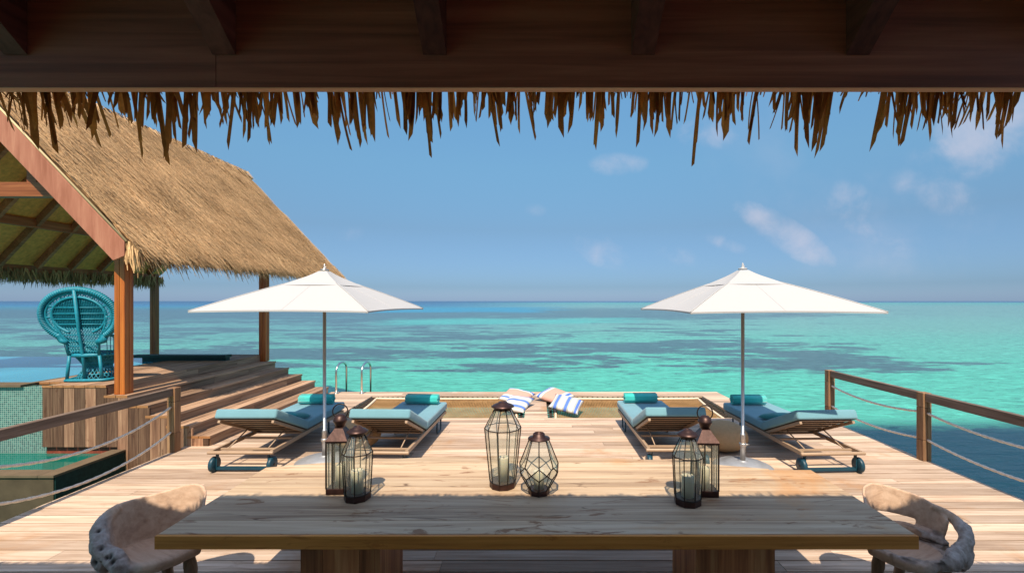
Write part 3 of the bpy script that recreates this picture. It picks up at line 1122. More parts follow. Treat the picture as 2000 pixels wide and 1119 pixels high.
for i, lab in ((0, 'soft teal pillow in the fold of the far left lounger'), (3, 'soft teal pillow in the fold of the far right lounger')):
    x, y, a = on_lounger(i, .17 if i == 0 else -.17, .86)
    o = cushion(lab, M_pillow, (x, y, .485), .17, .25, .055, (R(-14), 0, a + R(4)), 'teal pillows on the outer loungers')
    o.name = 'pillow'
    o['category'] = 'pillow'

# ================================================================== UMBRELLAS
def umbrella(label, x, y, rz, hz, H):
    u_ = thing('sun_umbrella', label, 'umbrella', (x, y, 0), rz, 'white square sun umbrellas')
    mb = MB()
    mb.lathe([(.36, 0), (.355, .012), (.31, .032), (.22, .046), (.215, .056), (.12, .068), (.075, .072), (.05, .075), (.05, .085), (0, .085)], 48)
    mb.build('base', M_base, u_)
    mb = MB()
    mb.lathe([(.032, .086), (.032, .40), (.028, .42), (.021, .425), (.021, 2.44)], 20)
    mb.lathe([(.035, .26), (.045, .265), (.045, .30), (.035, .305)], 16)
    mb.tube([(.03, 0, .28), (.085, 0, .28)], .008, 8)
    mb.build('pole', M_alum, u_)
    zt, ze = 2.455, hz
    mb = MB()
    n = 12
    cs = [(-H, -H), (H, -H), (H, H), (-H, H)]
    for q in range(4):
        a, c = cs[q], cs[(q + 1) % 4]
        vs, fs = [], []
        for i in range(n + 1):
            f = i / n
            for j in range(n + 1):
                g = j / n
                ex = a[0] + (c[0] - a[0]) * g
                ey = a[1] + (c[1] - a[1]) * g
                sagm = 4 * g * (1 - g)
                inset = 1 - .035 * sagm * f
                z = zt + (ze - zt) * f + .015 * math.sin(PI * f) - .028 * sagm * math.sin(PI * f * .8) + .012 * sagm * f
                vs.append((ex * f * inset, ey * f * inset, z))
        for i in range(n):
            for j in range(n):
                k = i * (n + 1) + j
                fs.append((k, k + n + 1, k + n + 2, k + 1))
        mb.add(vs, fs, .5, True)
        # narrow hem
        vs, fs = [], []
        for j in range(n + 1):
            g = j / n
            inset = 1 - .035 * 4 * g * (1 - g)
            ex = (a[0] + (c[0] - a[0]) * g) * inset
            ey = (a[1] + (c[1] - a[1]) * g) * inset
            z = ze + .012 * 4 * g * (1 - g)
            vs += [(ex, ey, z), (ex, ey, z - .018)]
        for j in range(n):
            fs.append((2 * j, 2 * j + 1, 2 * j + 3, 2 * j + 2))
        mb.add(vs, fs)
    cp = mb.build('canopy', M_canvas, u_)
    mb = MB()
    for q in range(4):
        cx, cy = cs[q]
        mb.tube([(cx * f, cy * f, zt + (ze - zt) * f + .015 * math.sin(PI * f) + .002) for f in [.30 + .7 * i / 10 for i in range(11)]], .006, 6)
        mx_, my_ = (cs[q][0] + cs[(q + 1) % 4][0]) / 2, (cs[q][1] + cs[(q + 1) % 4][1]) / 2
        mb.tube([(mx_ * f * (1 - .035 * f), my_ * f * (1 - .035 * f), zt + (ze - zt) * f + .015 * math.sin(PI * f) - .028 * math.sin(PI * f * .8) + .012 * f) for f in [.30 + .7 * i / 10 for i in range(11)]], .0035, 6)
    mb.build('seam', M_canvas, cp)
    mb = MB()
    hv = .37
    for q in range(4):
        a, c = cs[q], cs[(q + 1) % 4]
        vs, fs = [], []
        for i in range(7):
            f = i / 6
            for j in range(9):
                g = j / 8
                ex, ey = a[0] + (c[0] - a[0]) * g, a[1] + (c[1] - a[1]) * g
                sagm = 4 * g * (1 - g)
                rr = (.05 + (hv - .05) * f) / H * (1 - .06 * sagm * f)
                z = zt + .036 - .016 * min(1, f * 4) - ((zt - ze) * hv / H + .008) * f + .003 * sagm * f - .016 * sagm * math.sin(PI * f)
                vs.append((ex * rr, ey * rr, z))
        for i in range(6):
            for j in range(8):
                k = i * 9 + j
                fs.append((k, k + 9, k + 10, k + 1))
        mb.add(vs, fs, .5, True)
    mb.build('vent', M_canvas, cp)
    mb = MB()
    mb.lathe([(.055, zt + .045), (.05, zt + .062), (.018, zt + .066), (.014, zt + .09), (.010, zt + .12), (0, zt + .135)], 12)
    mb.tube([(.01, 0, zt + .06), (.022, .0, zt + .085), (.008, 0, zt + .095)], .007, 6)
    mb.build('finial', M_canvas if x > 0 else M_alum, u_)
    for cx, cy in cs:
        mb = MB()
        mb.beam((0.02 * cx, .02 * cy, zt - .03), (cx * .985, cy * .985, ze - .012), .02, .02)
        mb.beam((.022 * cx, .022 * cy, 2.02), (cx * .5, cy * .5, (zt + ze) / 2 - .03), .016, .016)
        mb.build('rib', M_alum, u_)
    mb = MB()
    mb.lathe([(.022, 1.98), (.05, 1.985), (.05, 2.05), (.022, 2.055)], 16)
    mb.build('runner', M_alum, u_)
    return u_


umbrella('white square sun umbrella on the left, standing between two loungers near the steps', -2.775, 5.97, R(-2.7), 1.99, 1.01)
umbrella('white square sun umbrella on the right, standing beside the tan pouf', 2.625, 5.78, R(1.0), 1.985, 1.04)

# poufs
def pouf(label, x, y, sc):
    mb = MB()
    prof = []
    n = 22
    for i in range(n + 1):
        a = -PI / 2 + PI * i / n
        r = .325 * max(0, math.cos(a)) ** .95
        z = .205 + .205 * math.sin(a)
        prof.append((max(r, 0), z))
    mb.lathe(prof, 40)
    o = mb.build('round_pouf', M_pouf, None, (x, y, 0))
    return tag(o, label, 'pouf', 'round poufs between the loungers')


pouf('round tan pouf beside the right umbrella base, half hidden by the right lanterns', 2.64, 6.42, 1)
pouf('round tan pouf in shade behind the left lanterns, between two loungers', -2.55, 6.50, 1)

# ================================================================== TABLE
TZ = .76
tab = thing('dining_table', 'long heavy teak dining table with two block legs in the foreground', 'table', (0, 3.12, 0))
TX0, TX1, TY0, TY1 = -2.18, 2.187, -.50, .50
mb = MB()
ys = [TY0 + .004, -.33, -.175, -.01, .165, .335, TY1]
for i in range(len(ys) - 1):
    mb.box(TX0 + rnd.uniform(0, .003), TX1 - rnd.uniform(0, .003), ys[i], ys[i + 1] - .0025, .684, TZ + rnd.uniform(-.0008, .0008), rnd.random())
XC = [TX0 + (TX1 - TX0) * i / 40 for i in range(41)]


def far_edge(x):
    """the far side of the top bows outwards"""
    return TY1 + max(0.0, .33 * (1 - ((x + .22) / 2.15) ** 2) + .006 * math.sin(x * 7))


for (ya, yb) in ((TY1, .668), (.668, 1.0)):
    run = [x for x in XC if far_edge(x) > ya + .004]
    tn, zt_ = rnd.random(), TZ + rnd.uniform(-.0008, .0008)
    n_ = len(run)
    lo_ = [(x, ya + (.0025 if ya > TY1 else 0)) for x in run]
    hi_ = [(x, min(yb, far_edge(x))) for x in run]
    vs = [(x, y, z) for z in (.684, zt_) for (x, y) in lo_ + hi_]
    fs = []
    o2 = 2 * n_
    for i in range(n_ - 1):
        fs += [(i, n_ + i, n_ + i + 1, i + 1), (o2 + i, o2 + i + 1, o2 + n_ + i + 1, o2 + n_ + i),
               (i, i + 1, o2 + i + 1, o2 + i), (n_ + i, o2 + n_ + i, o2 + n_ + i + 1, n_ + i + 1)]
    fs += [(0, o2, o2 + n_, n_), (n_ - 1, 2 * n_ - 1, o2 + 2 * n_ - 1, o2 + n_ - 1)]
    mb.add(vs, fs, tn)
mb.build('tabletop', M_table, tab, bevel=.0025, seg=1)
mb = MB()
mb.box(TX0 - .002, TX1 + .002, TY0 - .02, TY0 + .002, .682, TZ - .0015, .45)
mb.build('edge_board', M_tableedge, tab, bevel=.003)
for x in (-1.235, 1.26):
    mb = MB()
    xs = [x - .25, x - .11, x + .12, x + .25]
    for i in range(3):
        mb.box(xs[i], xs[i + 1] - .002, -.25 + .002 * i, .25, 0, .682, (.2, .55, .35)[i] + rnd.uniform(-.1, .1))
    mb.build('leg', M_tableleg, tab)

# ================================================================== LANTERNS
def ring_pts(n, r, z, rot=0.0):
    return [Vector((r * math.cos(2 * PI * k / n + rot), r * math.sin(2 * PI * k / n + rot), z)) for k in range(n)]


def cap_parts(L, r, z0, z1, neck):
    mb = MB()
    h = z1 - z0
    mb.lathe([(neck * .95, z0 - .004), (neck, z0), (r * .8, z0 + h * .18), (r, z0 + h * .36), (r * 1.0, z0 + h * .42), (r * .8, z0 + h * .62), (r * .45, z0 + h * .84), (r * .36, z0 + h), (r * .26, z0 + h), (r * .22, z0 + h * .8), (0, z0 + h * .78)], 24)
    return mb.build('cap', M_bronze, L)


def facet_lantern(label, x, y, n, rb, rs, rn, hs, hn, ht, rc, rot, bh=.042):
    L = thing('glass_lantern', label, 'lantern', (x, y, TZ + .001), 0, 'glass lanterns on the dining table')
    mb = MB()
    mb.lathe([(rb * .98, 0), (rb * 1.02, .004), (rb * 1.02, bh), (rb * .9, bh + .003), (0, bh + .003)], n, (0, 0, 0), .5, False, rot)
    mb.build('base', M_bronze, L)
    A, B, C = ring_pts(n, rb, bh, rot), ring_pts(n, rs, hs, rot), ring_pts(n, rn, hn, rot)
    mb = MB()
    for k in range(n):
        mb.tube([A[k], B[k], C[k]], .0036, 5)
    mb.tube(B, .0038, 5, True)
    mb.tube(C, .004, 5, True)
    mb.tube(A, .004, 5, True)
    mb.build('cage', M_iron, L)
    mb = MB()
    for k in range(n):
        j = (k + 1) % n
        s_ = .985
        q = [Vector((p.x * s_, p.y * s_, p.z)) for p in (A[k], A[j], B[j], B[k], C[j], C[k])]
        mb.add(q, [(0, 1, 2, 3), (3, 2, 4, 5)])
    mb.build('glass', M_glass, L)
    cap_parts(L, rc, hn, ht, rn)
    return L


def candle(label, x, y, z, r, h):
    mb = MB()
    mb.lathe([(r, 0), (r, h - .004), (r * .96, h), (r * .7, h - .006), (r * .3, h - .012), (0, h - .013)], 28)
    o = mb.build('candle', M_wax, None, (x, y, z))
    tag(o, label, 'candle', 'pillar candles inside the lanterns')
    mb = MB()
    mb.tube([(0, 0, h - .014), (.001, 0, h + .004), (.004, 0, h + .012)], .0018, 5)
    mb.build('wick', M_iron, o)
    return o


facet_lantern('tallest lantern, many-sided with a copper cap, at the middle of the table', -.241, 3.30, 10, .094, .132, .062, .423, .557, .61, .083, R(7))
candle('cream candle inside the tallest lantern at the middle of the table', -.235, 3.30, TZ + .047, .040, .165)
facet_lantern('eight-sided lantern with copper cap, front one of the left pair', -1.213, 3.09, 8, .086, .100, .046, .315, .433, .49, .070, R(10))
candle('cream candle inside the front eight-sided lantern of the left pair', -1.213, 3.09, TZ + .047, .040, .15)
facet_lantern('eight-sided lantern with copper cap, front one of the right pair', 1.0055, 3.02, 8, .086, .100, .046, .315, .433, .49, .070, R(14))
candle('cream candle inside the front eight-sided lantern of the right pair', 1.006, 3.02, TZ + .047, .040, .14)

# short lantern with a band of diamonds
L = thing('geometric_lantern', 'short round-bellied lantern with a band of diamond panes, right of the tallest lantern', 'lantern', (.02, 3.18, TZ + .001), 0, 'glass lanterns on the dining table')
n = 8
mb = MB()
mb.lathe([(.072, 0), (.075, .004), (.075, .032), (.066, .035), (0, .035)], n, (0, 0, 0), .5, False, R(-90))
mb.build('base', M_bronze, L)
rt = R(-90)
A = ring_pts(n, .072, .033, rt); Bq = ring_pts(n, .125, .125, rt)
Cq = ring_pts(n, .139, .165, rt + PI / n); Dq = ring_pts(n, .134, .21, rt); Eq = ring_pts(n, .066, .38, rt)
mb = MB()
for k in range(n):
    mb.tube([A[k], Bq[k]], .004, 5); mb.tube([Dq[k], Eq[k]], .004, 5)
    for P in (Bq, Dq):
        mb.tube([P[k], Cq[k]], .004, 5); mb.tube([P[k], Cq[k - 1]], .004, 5)
mb.tube(Eq, .004, 5, True); mb.tube(A, .004, 5, True)
mb.build('cage', M_iron, L)
mb = MB()
s_ = .985
S = lambda p: Vector((p.x * s_, p.y * s_, p.z))
for k in range(n):
    j = (k + 1) % n
    mb.add([S(A[k]), S(A[j]), S(Bq[j]), S(Cq[k]), S(Bq[k])], [(0, 1, 2, 3, 4)])
    mb.add([S(Bq[k]), S(Cq[k]), S(Dq[k]), S(Cq[k - 1])], [(0, 1, 2, 3)])
    mb.add([S(Dq[k]), S(Cq[k]), S(Dq[j]), S(Eq[j]), S(Eq[k])], [(0, 1, 2, 3, 4)])
mb.build('glass', M_glass, L)
mb = MB()
mb.lathe([(.064, .376), (.078, .378), (.076, .386), (.045, .395), (.040, .416), (.034, .420), (.030, .416), (.030, .39), (0, .39)], 24)
mb.build('cap', M_bronze, L)
candle('cream candle inside the short round-bellied lantern', .02, 3.18, TZ + .037, .037, .12)


def square_lantern(label, x, y, rz):
    L = thing('square_lantern', label, 'lantern', (x, y, TZ + .001), rz, 'glass lanterns on the dining table')
    w_ = .07
    mb = MB()
    mb.box(-w_ - .003, w_ + .003, -w_ - .003, w_ + .003, 0, .040)
    mb.build('base', M_bronze, L, bevel=.003)
    mb = MB()
    zt = .365
    for a, c in ((-1, -1), (1, -1), (1, 1), (-1, 1)):
        mb.box(a * w_ - .0045, a * w_ + .0045, c * w_ - .0045, c * w_ + .0045, .041, zt)
    for q in (-.34, .34):
        for s_ in (-1, 1):
            mb.box(q * w_ - .003, q * w_ + .003, s_ * w_ - .003, s_ * w_ + .003, .041, zt)
            mb.box(s_ * w_ - .003, s_ * w_ + .003, q * w_ - .003, q * w_ + .003, .041, zt)
    for s_ in (-1, 1):
        mb.box(-w_ + .005, w_ - .005, s_ * w_ - .004, s_ * w_ + .004, zt - .008, zt - .0005)
        mb.box(s_ * w_ - .004, s_ * w_ + .004, -w_ + .005, w_ - .005, zt - .008, zt - .0005)
    mb.build('cage', M_iron, L)
    mb = MB()
    g = w_ - .001
    for a, c, d, e in ((-g, -g, g, -g), (g, -g, g, g), (g, g, -g, g), (-g, g, -g, -g)):
        mb.add([(a, c, .042), (d, e, .042), (d, e, zt - .002), (a, c, zt - .002)], [(0, 1, 2, 3)])
    mb.build('glass', M_glass, L)
    mb = MB()
    mb.lathe([(.108, zt), (.108, zt + .006), (.040, zt + .082), (.040, zt + .09), (0, zt + .09)], 4, (0, 0, 0), .5, False, PI / 4)
    rf = mb.build('roof', M_bronze, L)
    mb = MB()
    z = zt + .09
    mb.lathe([(.030, z), (.034, z + .012), (.047, z + .038), (.049, z + .044), (.046, z + .05), (.040, z + .068), (.025, z + .083), (0, z + .088)], 24)
    mb.build('finial', M_bronze, L)
    mb = MB()
    c = z + .052 + .052
    mb.tube([(.053 * math.cos(2 * PI * k / 32), 0, c + .053 * math.sin(2 * PI * k / 32)) for k in range(32)], .0045, 8, True)
    mb.build('ring_handle', M_iron, L)
    return L


square_lantern('square lantern with ring handle, rear one of the left pair', -1.385, 3.22, R(2))
candle('cream candle inside the rear square lantern of the left pair', -1.38, 3.22, TZ + .043, .036, .145)
square_lantern('square lantern with ring handle, rear one of the right pair', 1.18, 3.18, R(-3))
candle('cream candle inside the rear square lantern of the right pair', 1.175, 3.18, TZ + .043, .036, .14)

# ================================================================== DRIFTWOOD CHAIRS
def smooth_poly(pts, n):
    """Catmull-Rom through 3-tuples or 4-tuples"""
    out = []
    P = [Vector(p) for p in pts]
    m_ = len(P)
    for i in range(m_ - 1):
        p0, p1, p2, p3 = P[max(i - 1, 0)], P[i], P[i + 1], P[min(i + 2, m_ - 1)]
        for k in range(n):
            u_ = k / n
            out.append(.5 * ((2 * p1) + (p2 - p0) * u_ + (2 * p0 - 5 * p1 + 4 * p2 - p3) * u_ * u_ + (3 * p1 - p0 - 3 * p2 + p3) * u_ ** 3))
    out.append(P[-1])
    return out


def blob_chair(label, rim, arms, seat, slit, mirror, loc, rz, legs, seed):
    ch = thing('driftwood_chair', label, 'chair', loc, rz, 'driftwood tub chairs at the table ends')
    ch.scale = (.88, .88, 1) if not mirror else (.82, .84, 1)
    mb = MB()
    sg = -1 if mirror else 1
    rp = smooth_poly(rim, 8)
    th = .030
    m_ = len(rp)
    nv = 12
    for shell in range(1):
        vs, fs = [], []
        for side in (0, 1):
            for i, p in enumerate(rp):
                f0 = i / (m_ - 1)
                ctr = Vector((-.04, .03))
                d = Vector((p.x, p.y)) - ctr
                for j in range(nv + 1):
                    g = j / nv
                    zlow = .425
                    flare = .74 + .26 * g ** .8
                    q = ctr + d * flare
                    nn = d.normalized() * (th * (1.25 - .5 * g)) * (0.5 if side == 0 else -.5)
                    vs.append(((q.x + nn.x), sg * (q.y + nn.y), zlow + (p.z - zlow) * g))
        W_ = nv + 1
        off = m_ * W_
        hole = set()
        if slit:
            for i in range(m_):
                f0 = i / (m_ - 1)
                for j in range(nv):
                    if slit[0] < f0 < slit[1] and slit[2] <= j + (f0 - slit[0]) * slit[4] <= slit[3]:
                        hole.add((i, j))
        for i in range(m_ - 1):
            for j in range(nv):
                if (i, j) in hole: continue
                a = i * W_ + j
                fs.append((a, a + 1, a + W_ + 1, a + W_))
                fs.append((off + a, off + a + W_, off + a + W_ + 1, off + a + 1))
        def wall(i0, j0, i1, j1):
            a, c = i0 * W_ + j0, i1 * W_ + j1
            fs.append((a, c, off + c, off + a))
        for i in range(m_ - 1):
            wall(i, nv, i + 1, nv); wall(i, 0, i + 1, 0)
        for j in range(nv):
            wall(0, j, 0, j + 1); wall(m_ - 1, j, m_ - 1, j + 1)
        for (i, j) in hole:
            for (di, dj, e) in ((0, -1, ((i, j), (i + 1, j))), (0, 1, ((i, j + 1), (i + 1, j + 1))), (-1, 0, ((i, j), (i, j + 1))), (1, 0, ((i + 1, j), (i + 1, j + 1)))):
                if (i + di, j + dj) not in hole:
                    wall(e[0][0], e[0][1], e[1][0], e[1][1])
        mb.add(vs, fs, .5, True)
    # seat: thick irregular slab
    sp_ = smooth_poly(seat + seat[:1], 6)[:-1]
    cx = sum(p.x for p in sp_) / len(sp_); cy = sum(p.y for p in sp_) / len(sp_)
    vs, fs = [], []
    rings = [(0, .455), (.5, .452), (.85, .462), (.97, .452), (1.0, .43), (.96, .40), (.8, .385), (0, .38)]
    k_ = len(sp_)
    for (f, z) in rings:
        for p in sp_:
            vs.append((cx + (p.x - cx) * f, sg * (cy + (p.y - cy) * f), z + (p.z if .3 < f else 0)))
    for i in range(len(rings) - 1):
        for k in range(k_):
            fs.append((i * k_ + k, i * k_ + (k + 1) % k_, (i + 1) * k_ + (k + 1) % k_, (i + 1) * k_ + k))
    mb.add(vs, fs, .5, True)
    for pts, rad in arms:
        pp = smooth_poly([tuple(p) + (r,) for p, r in zip(pts, rad)], 6)
        mb.tube([(q[0], sg * q[1], q[2]) for q in pp], [q[3] for q in pp], 10)
    o = mb.build('seat_shell', M_root, ch)
    bm = bmesh.new(); bm.from_mesh(o.data); bmesh.ops.recalc_face_normals(bm, faces=bm.faces); bm.to_mesh(o.data); bm.free()
    rm = o.modifiers.new('fuse', 'REMESH'); rm.mode = 'VOXEL'; rm.voxel_size = .0065; rm.use_smooth_shade = True
    sm = o.modifiers.new('smooth', 'SMOOTH'); sm.factor = .6; sm.iterations = 8
    dg = bpy.context.evaluated_depsgraph_get()
    me = bpy.data.meshes.new_from_object(o.evaluated_get(dg))
    o.modifiers.clear()
    old = o.data
    o.data = me
    me.name = 'seat_shell'
    nrm = [v.normal.copy() for v in me.vertices]
    rr = random.Random(seed)
    pits = []
    for k in range(17):
        ang = rr.uniform(0, 1)
        src = arms[rr.randrange(min(3, len(arms)))][0]
        q = src[rr.randrange(len(src))]
        pits.append((Vector((q[0] + rr.gauss(0, .03), sg * (q[1] - rr.uniform(.0, .05)), q[2] + rr.gauss(0, .03))), rr.uniform(.008, .018)))
    wv, pv_ = [], []
    for v, n_ in zip(me.vertices, nrm):
        y_ = v.co.y * sg
        arm = min(1, max(0, (-.115 - y_) / .06))
        low = 0
        if seed == 2 and .44 < v.co.z < .56 and y_ > -.2 and (v.co.x ** 2 + (y_ - .03) ** 2) > .035:
            low = .9 * min(1, (v.co.z - .44) / .03, (.56 - v.co.z) / .03)
        f = max(arm, low)
        n1 = mnoise.noise(v.co * 9 + Vector((seed * 5, 0, 0))) + .5 * mnoise.noise(v.co * 22) + .3 * mnoise.noise(v.co * 50)
        d_ = n1 * (.0035 + .013 * f)
        if low > 0:
            d_ -= .014 * max(0, mnoise.noise(Vector((v.co.x * 9, v.co.y * 9, v.co.z * 60)))) * low
        pit = 0
        for c0, r0 in pits:
            q = (v.co - c0).length / r0
            if q < 1.6: pit = max(pit, 1 - q / 1.6)
        d_ -= .012 * min(1, pit * 1.8)
        v.co += n_ * d_
        crack = 0
        if low > 0: crack = min(1, max(0, mnoise.noise(Vector((v.co.x * 9, v.co.y * 9, v.co.z * 60))) - .12) * 4) * low
        wv.append(f * .85)
        pv_.append(max(min(1, pit * 1.6), crack))
    for nm, dat in (('weather', wv), ('pit', pv_)):
        at_ = me.attributes.new(nm, 'FLOAT', 'POINT')
        at_.data.foreach_set('value', dat)
    me.polygons.foreach_set('use_smooth', [True] * len(me.polygons))
    me.update()
    bpy.data.meshes.remove(old)
    for pts, rad in legs:
        lb = MB()
        pp = smooth_poly([tuple(p) + (r,) for p, r in zip(pts, rad)], 5)
        lb.tube([(q[0], sg * q[1], q[2]) for q in pp], [q[3] * (1 + .09 * math.sin(i * 1.9 + seed)) for i, q in enumerate(pp)], 10)
        lb.build('leg', M_rootleg, ch)
    return ch


rimA = [(.24, .24, .70), (.12, .315, .765), (.0, .335, .79), (-.10, .30, .785), (-.21, .20, .755), (-.30, .07, .735), (-.325, -.05, .73), (-.30, -.13, .715), (-.22, -.19, .655), (-.12, -.205, .59)]
seatA = [(.26, .22, 0), (.12, .27, 0), (-.1, .22, .0), (-.23, .06, 0), (-.22, -.10, 0), (-.08, -.18, 0), (.10, -.17, 0), (.22, -.10, 0), (.275, .05, 0)]
legsA = [([(.17, .17, .41), (.20, .18, .25), (.19, .20, 0)], [.045, .04, .038]), ([(.06, -.13, .41), (.09, -.15, .2), (.07, -.17, 0)], [.05, .042, .04]),
         ([(-.14, .15, .41), (-.2, .2, .2), (-.22, .22, 0)], [.045, .04, .038]), ([(-.16, -.10, .41), (-.2, -.14, .2), (-.22, -.17, 0)], [.045, .04, .038])]
armsA = [([(-.31, -.06, .715), (-.30, -.14, .67), (-.245, -.20, .60), (-.16, -.225, .545), (-.06, -.22, .50), (.06, -.19, .445), (.12, -.17, .42)], [.026, .045, .052, .058, .055, .055, .03]),
         ([(-.22, -.21, .58), (-.19, -.21, .47), (-.12, -.2, .42)], [.05, .06, .05]),
         ([(-.04, -.21, .53), (.03, -.20, .48)], [.035, .05])]
blob_chair('driftwood tub chair with smooth pink-brown curved back at the left end of the table', rimA, armsA, seatA, None, False, (-2.545, 3.0, 0), R(-27), legsA, 1)

rimB = [(.27, .22, .72), (.18, .28, .755), (.10, .325, .79), (-.02, .335, .80), (-.12, .29, .79), (-.22, .19, .765), (-.29, .07, .735), (-.31, -.02, .69), (-.27, -.10, .64)]
armsB = [([(-.29, .02, .70), (-.33, -.07, .665), (-.325, -.15, .625), (-.25, -.215, .585), (-.16, -.225, .535), (-.10, -.21, .485), (-.03, -.20, .45)], [.022, .03, .044, .050, .05, .058, .05]),
         ([(-.22, -.22, .56), (-.17, -.215, .48), (-.12, -.20, .41)], [.045, .065, .055]),
         ([(-.10, -.225, .50), (.0, -.215, .475), (.05, -.19, .455)], [.05, .055, .035]),
         ([(.28, .21, .715), (.33, .20, .725)], [.03, .026]),
         ([(.2, .2, .50), (.0, .25, .515), (-.17, .16, .52), (-.24, .0, .50), (-.22, -.10, .47)], [.03, .04, .04, .045, .04]),
         ([(.26, .05, .44), (.12, -.10, .435), (-.02, -.18, .43)], [.03, .035, .035])]
blob_chair('driftwood armchair with slit back and looped arm at the right table end', rimB, armsB, seatA, (.15, .70, 2.0, 5.0, 0.0), True, (2.505, 3.0, 0), R(180 + 27), legsA, 2)

# ================================================================== PEACOCK CHAIR
pk = thing('peacock_chair', 'turquoise wicker peacock chair with a big fan back, seen from behind on the pool platform', 'chair', (-6.82, 6.92, PZ + .001), R(8))


def lean(u_, z):
    return Vector((u_, -.10 - .16 * max(0, (z - .45)) ** 1.0 + .04, z))


FC, RX, RZ = 1.0, .53, .42


def fan_curve(rx, rz, a0, a1, n, c=FC):
    out = []
    for i in range(n + 1):
        a = a0 + (a1 - a0) * i / n
        out.append(lean(rx * math.cos(a), c + rz * math.sin(a)))
    return out


A0, A1 = R(-52), R(232)
pts = fan_curve(RX - .035, RZ - .035, A0, A1, 300)
pts = [lean(.20, FC - .40)] + [lean(.28, FC - .375)] + pts + [lean(-.28, FC - .375)] + [lean(-.20, FC - .40)]
mb = MB()
mb.tube(pts, [.042 + .006 * math.sin(i * 1.55) for i in range(len(pts))], 10)
mb.build('braided_rim', M_wicker, pk)
mb = MB()
mb.tube(fan_curve(RX - .095, RZ - .085, A0 + .05, A1 - .05, 70), .017, 8)
mb.tube(fan_curve(RX - .175, RZ - .145, R(-65), R(245), 70), .020, 8)
for i in range(9):
    a = R(-35 + i * 250 / 8)
    mb.tube([lean((RX - .18) * math.cos(a), FC + (RZ - .15) * math.sin(a)), lean((RX - .06) * math.cos(a), FC + (RZ - .05) * math.sin(a))], .014, 6)
# scalloped band between the hoops
z = []
for i in range(120):
    a = A0 + .1 + (A1 - A0 - .2) * i / 119
    k = .5 + .5 * math.sin(i * PI / 2)
    z.append(lean((RX - .165 + .065 * k) * math.cos(a), FC + (RZ - .135 + .045 * k) * math.sin(a)))
mb.tube(z, .009, 5)
for s_ in (-1, 1):
    mb.tube([lean(s_ * .20, .40), lean(s_ * .215, .62), lean(s_ * .31, .80), lean(s_ * .365, 1.0)], .018, 8)
mb.tube([lean(0, .02) + Vector((0, .02, 0)), lean(0, .40) + Vector((0, -.02, 0)), lean(0, .8) + Vector((0, -.04, 0)), lean(0, 1.38) + Vector((0, -.03, 0))], .022, 8)
mb.build('fan_frame', M_wicker, pk)


def half_width(z):
    if z < .62: return .20 + .015 * (z - .4) / .22
    if z < .86: return .215 + .13 * (z - .62) / .24
    q = 1 - ((z - FC) / (RZ - .145)) ** 2
    return (RX - .175) * math.sqrt(max(q, 0))


mb = MB()                                                   # tightly woven upper panel
vs, fs = [], []
NZ, NX = 36, 22
for i in range(NZ + 1):
    z_ = .80 + (FC + RZ - .15 - .80) * i / NZ
    for j in range(NX + 1):
        u_ = (-1 + 2 * j / NX) * half_width(z_)
        vs.append(lean(u_, z_) + Vector((0, .012 + .004 * ((i + j) % 2), 0)))
for i in range(NZ):
    for j in range(NX):
        k = i * (NX + 1) + j
        fs.append((k, k + 1, k + NX + 2, k + NX + 1))
mb.add(vs, fs)
for i in range(34):                                         # vertical canes
    u_ = -.36 + .72 * i / 33
    q = [lean(u_, z_) for z_ in [.80 + (FC + RZ - .15 - .80) * k / 14 for k in range(15)] if abs(u_) < half_width(z_)]
    if len(q) > 1: mb.tube(q, .0055, 4)
for z_ in (.87, .95, 1.03, 1.12):
    h_ = half_width(z_)
    mb.tube([lean(-h_, z_) + Vector((0, -.006, 0)), lean(h_, z_) + Vector((0, -.006, 0))], .0085, 5)
mb.build('woven_back', M_wicker, pk)
mb = MB()                                                   # open lattice lower back
for d in (-1, 1):
    for i in range(-14, 15):
        q = []
        for k in range(13):
            z_ = .42 + .40 * k / 12
            u_ = i * .036 + d * (z_ - .62) * .75
            if abs(u_) <= half_width(z_): q.append(lean(u_, z_) + Vector((0, .006 * d, 0)))
        if len(q) > 1: mb.tube(q, .0055, 4)
for z_ in (.46, .54, .62, .71, .80):
    h_ = half_width(z_)
    mb.tube([lean(-h_, z_), lean(h_, z_)], .008, 5)
mb.build('lower_lattice', M_wicker, pk)
SC = (0, .20, 0)
mb = MB()
mb.tube([(.30 * math.cos(2 * PI * k / 40), SC[1] + .28 * math.sin(2 * PI * k / 40), .40) for k in range(40)], .030, 8, True)
mb.lathe([(0, .405), (.27, .402), (.27, .385), (0, .38)], 32, SC)
# arms sweeping from the back round to the seat
for s_ in (-1, 1):
    mb.tube([lean(s_ * .30, .74), (s_ * .36, .06, .66), (s_ * .35, .22, .60), (s_ * .27, .36, .50), (s_ * .2, .42, .41)], .022, 8)
    for k in range(9):
        f = k / 8
        mb.tube([(s_ * (.30 + .05 * math.sin(f * PI)), -.06 + .36 * f, .70 - .18 * f), (s_ * (.27 + .03 * math.sin(f * PI)), .0 + .36 * f, .40)], .006, 4)
mb.build('seat', M_wicker, pk)
mb = MB()


def hour(z_):
    f = z_ / .39
    return .165 + .115 * abs(2 * f - 1.05) ** 1.4


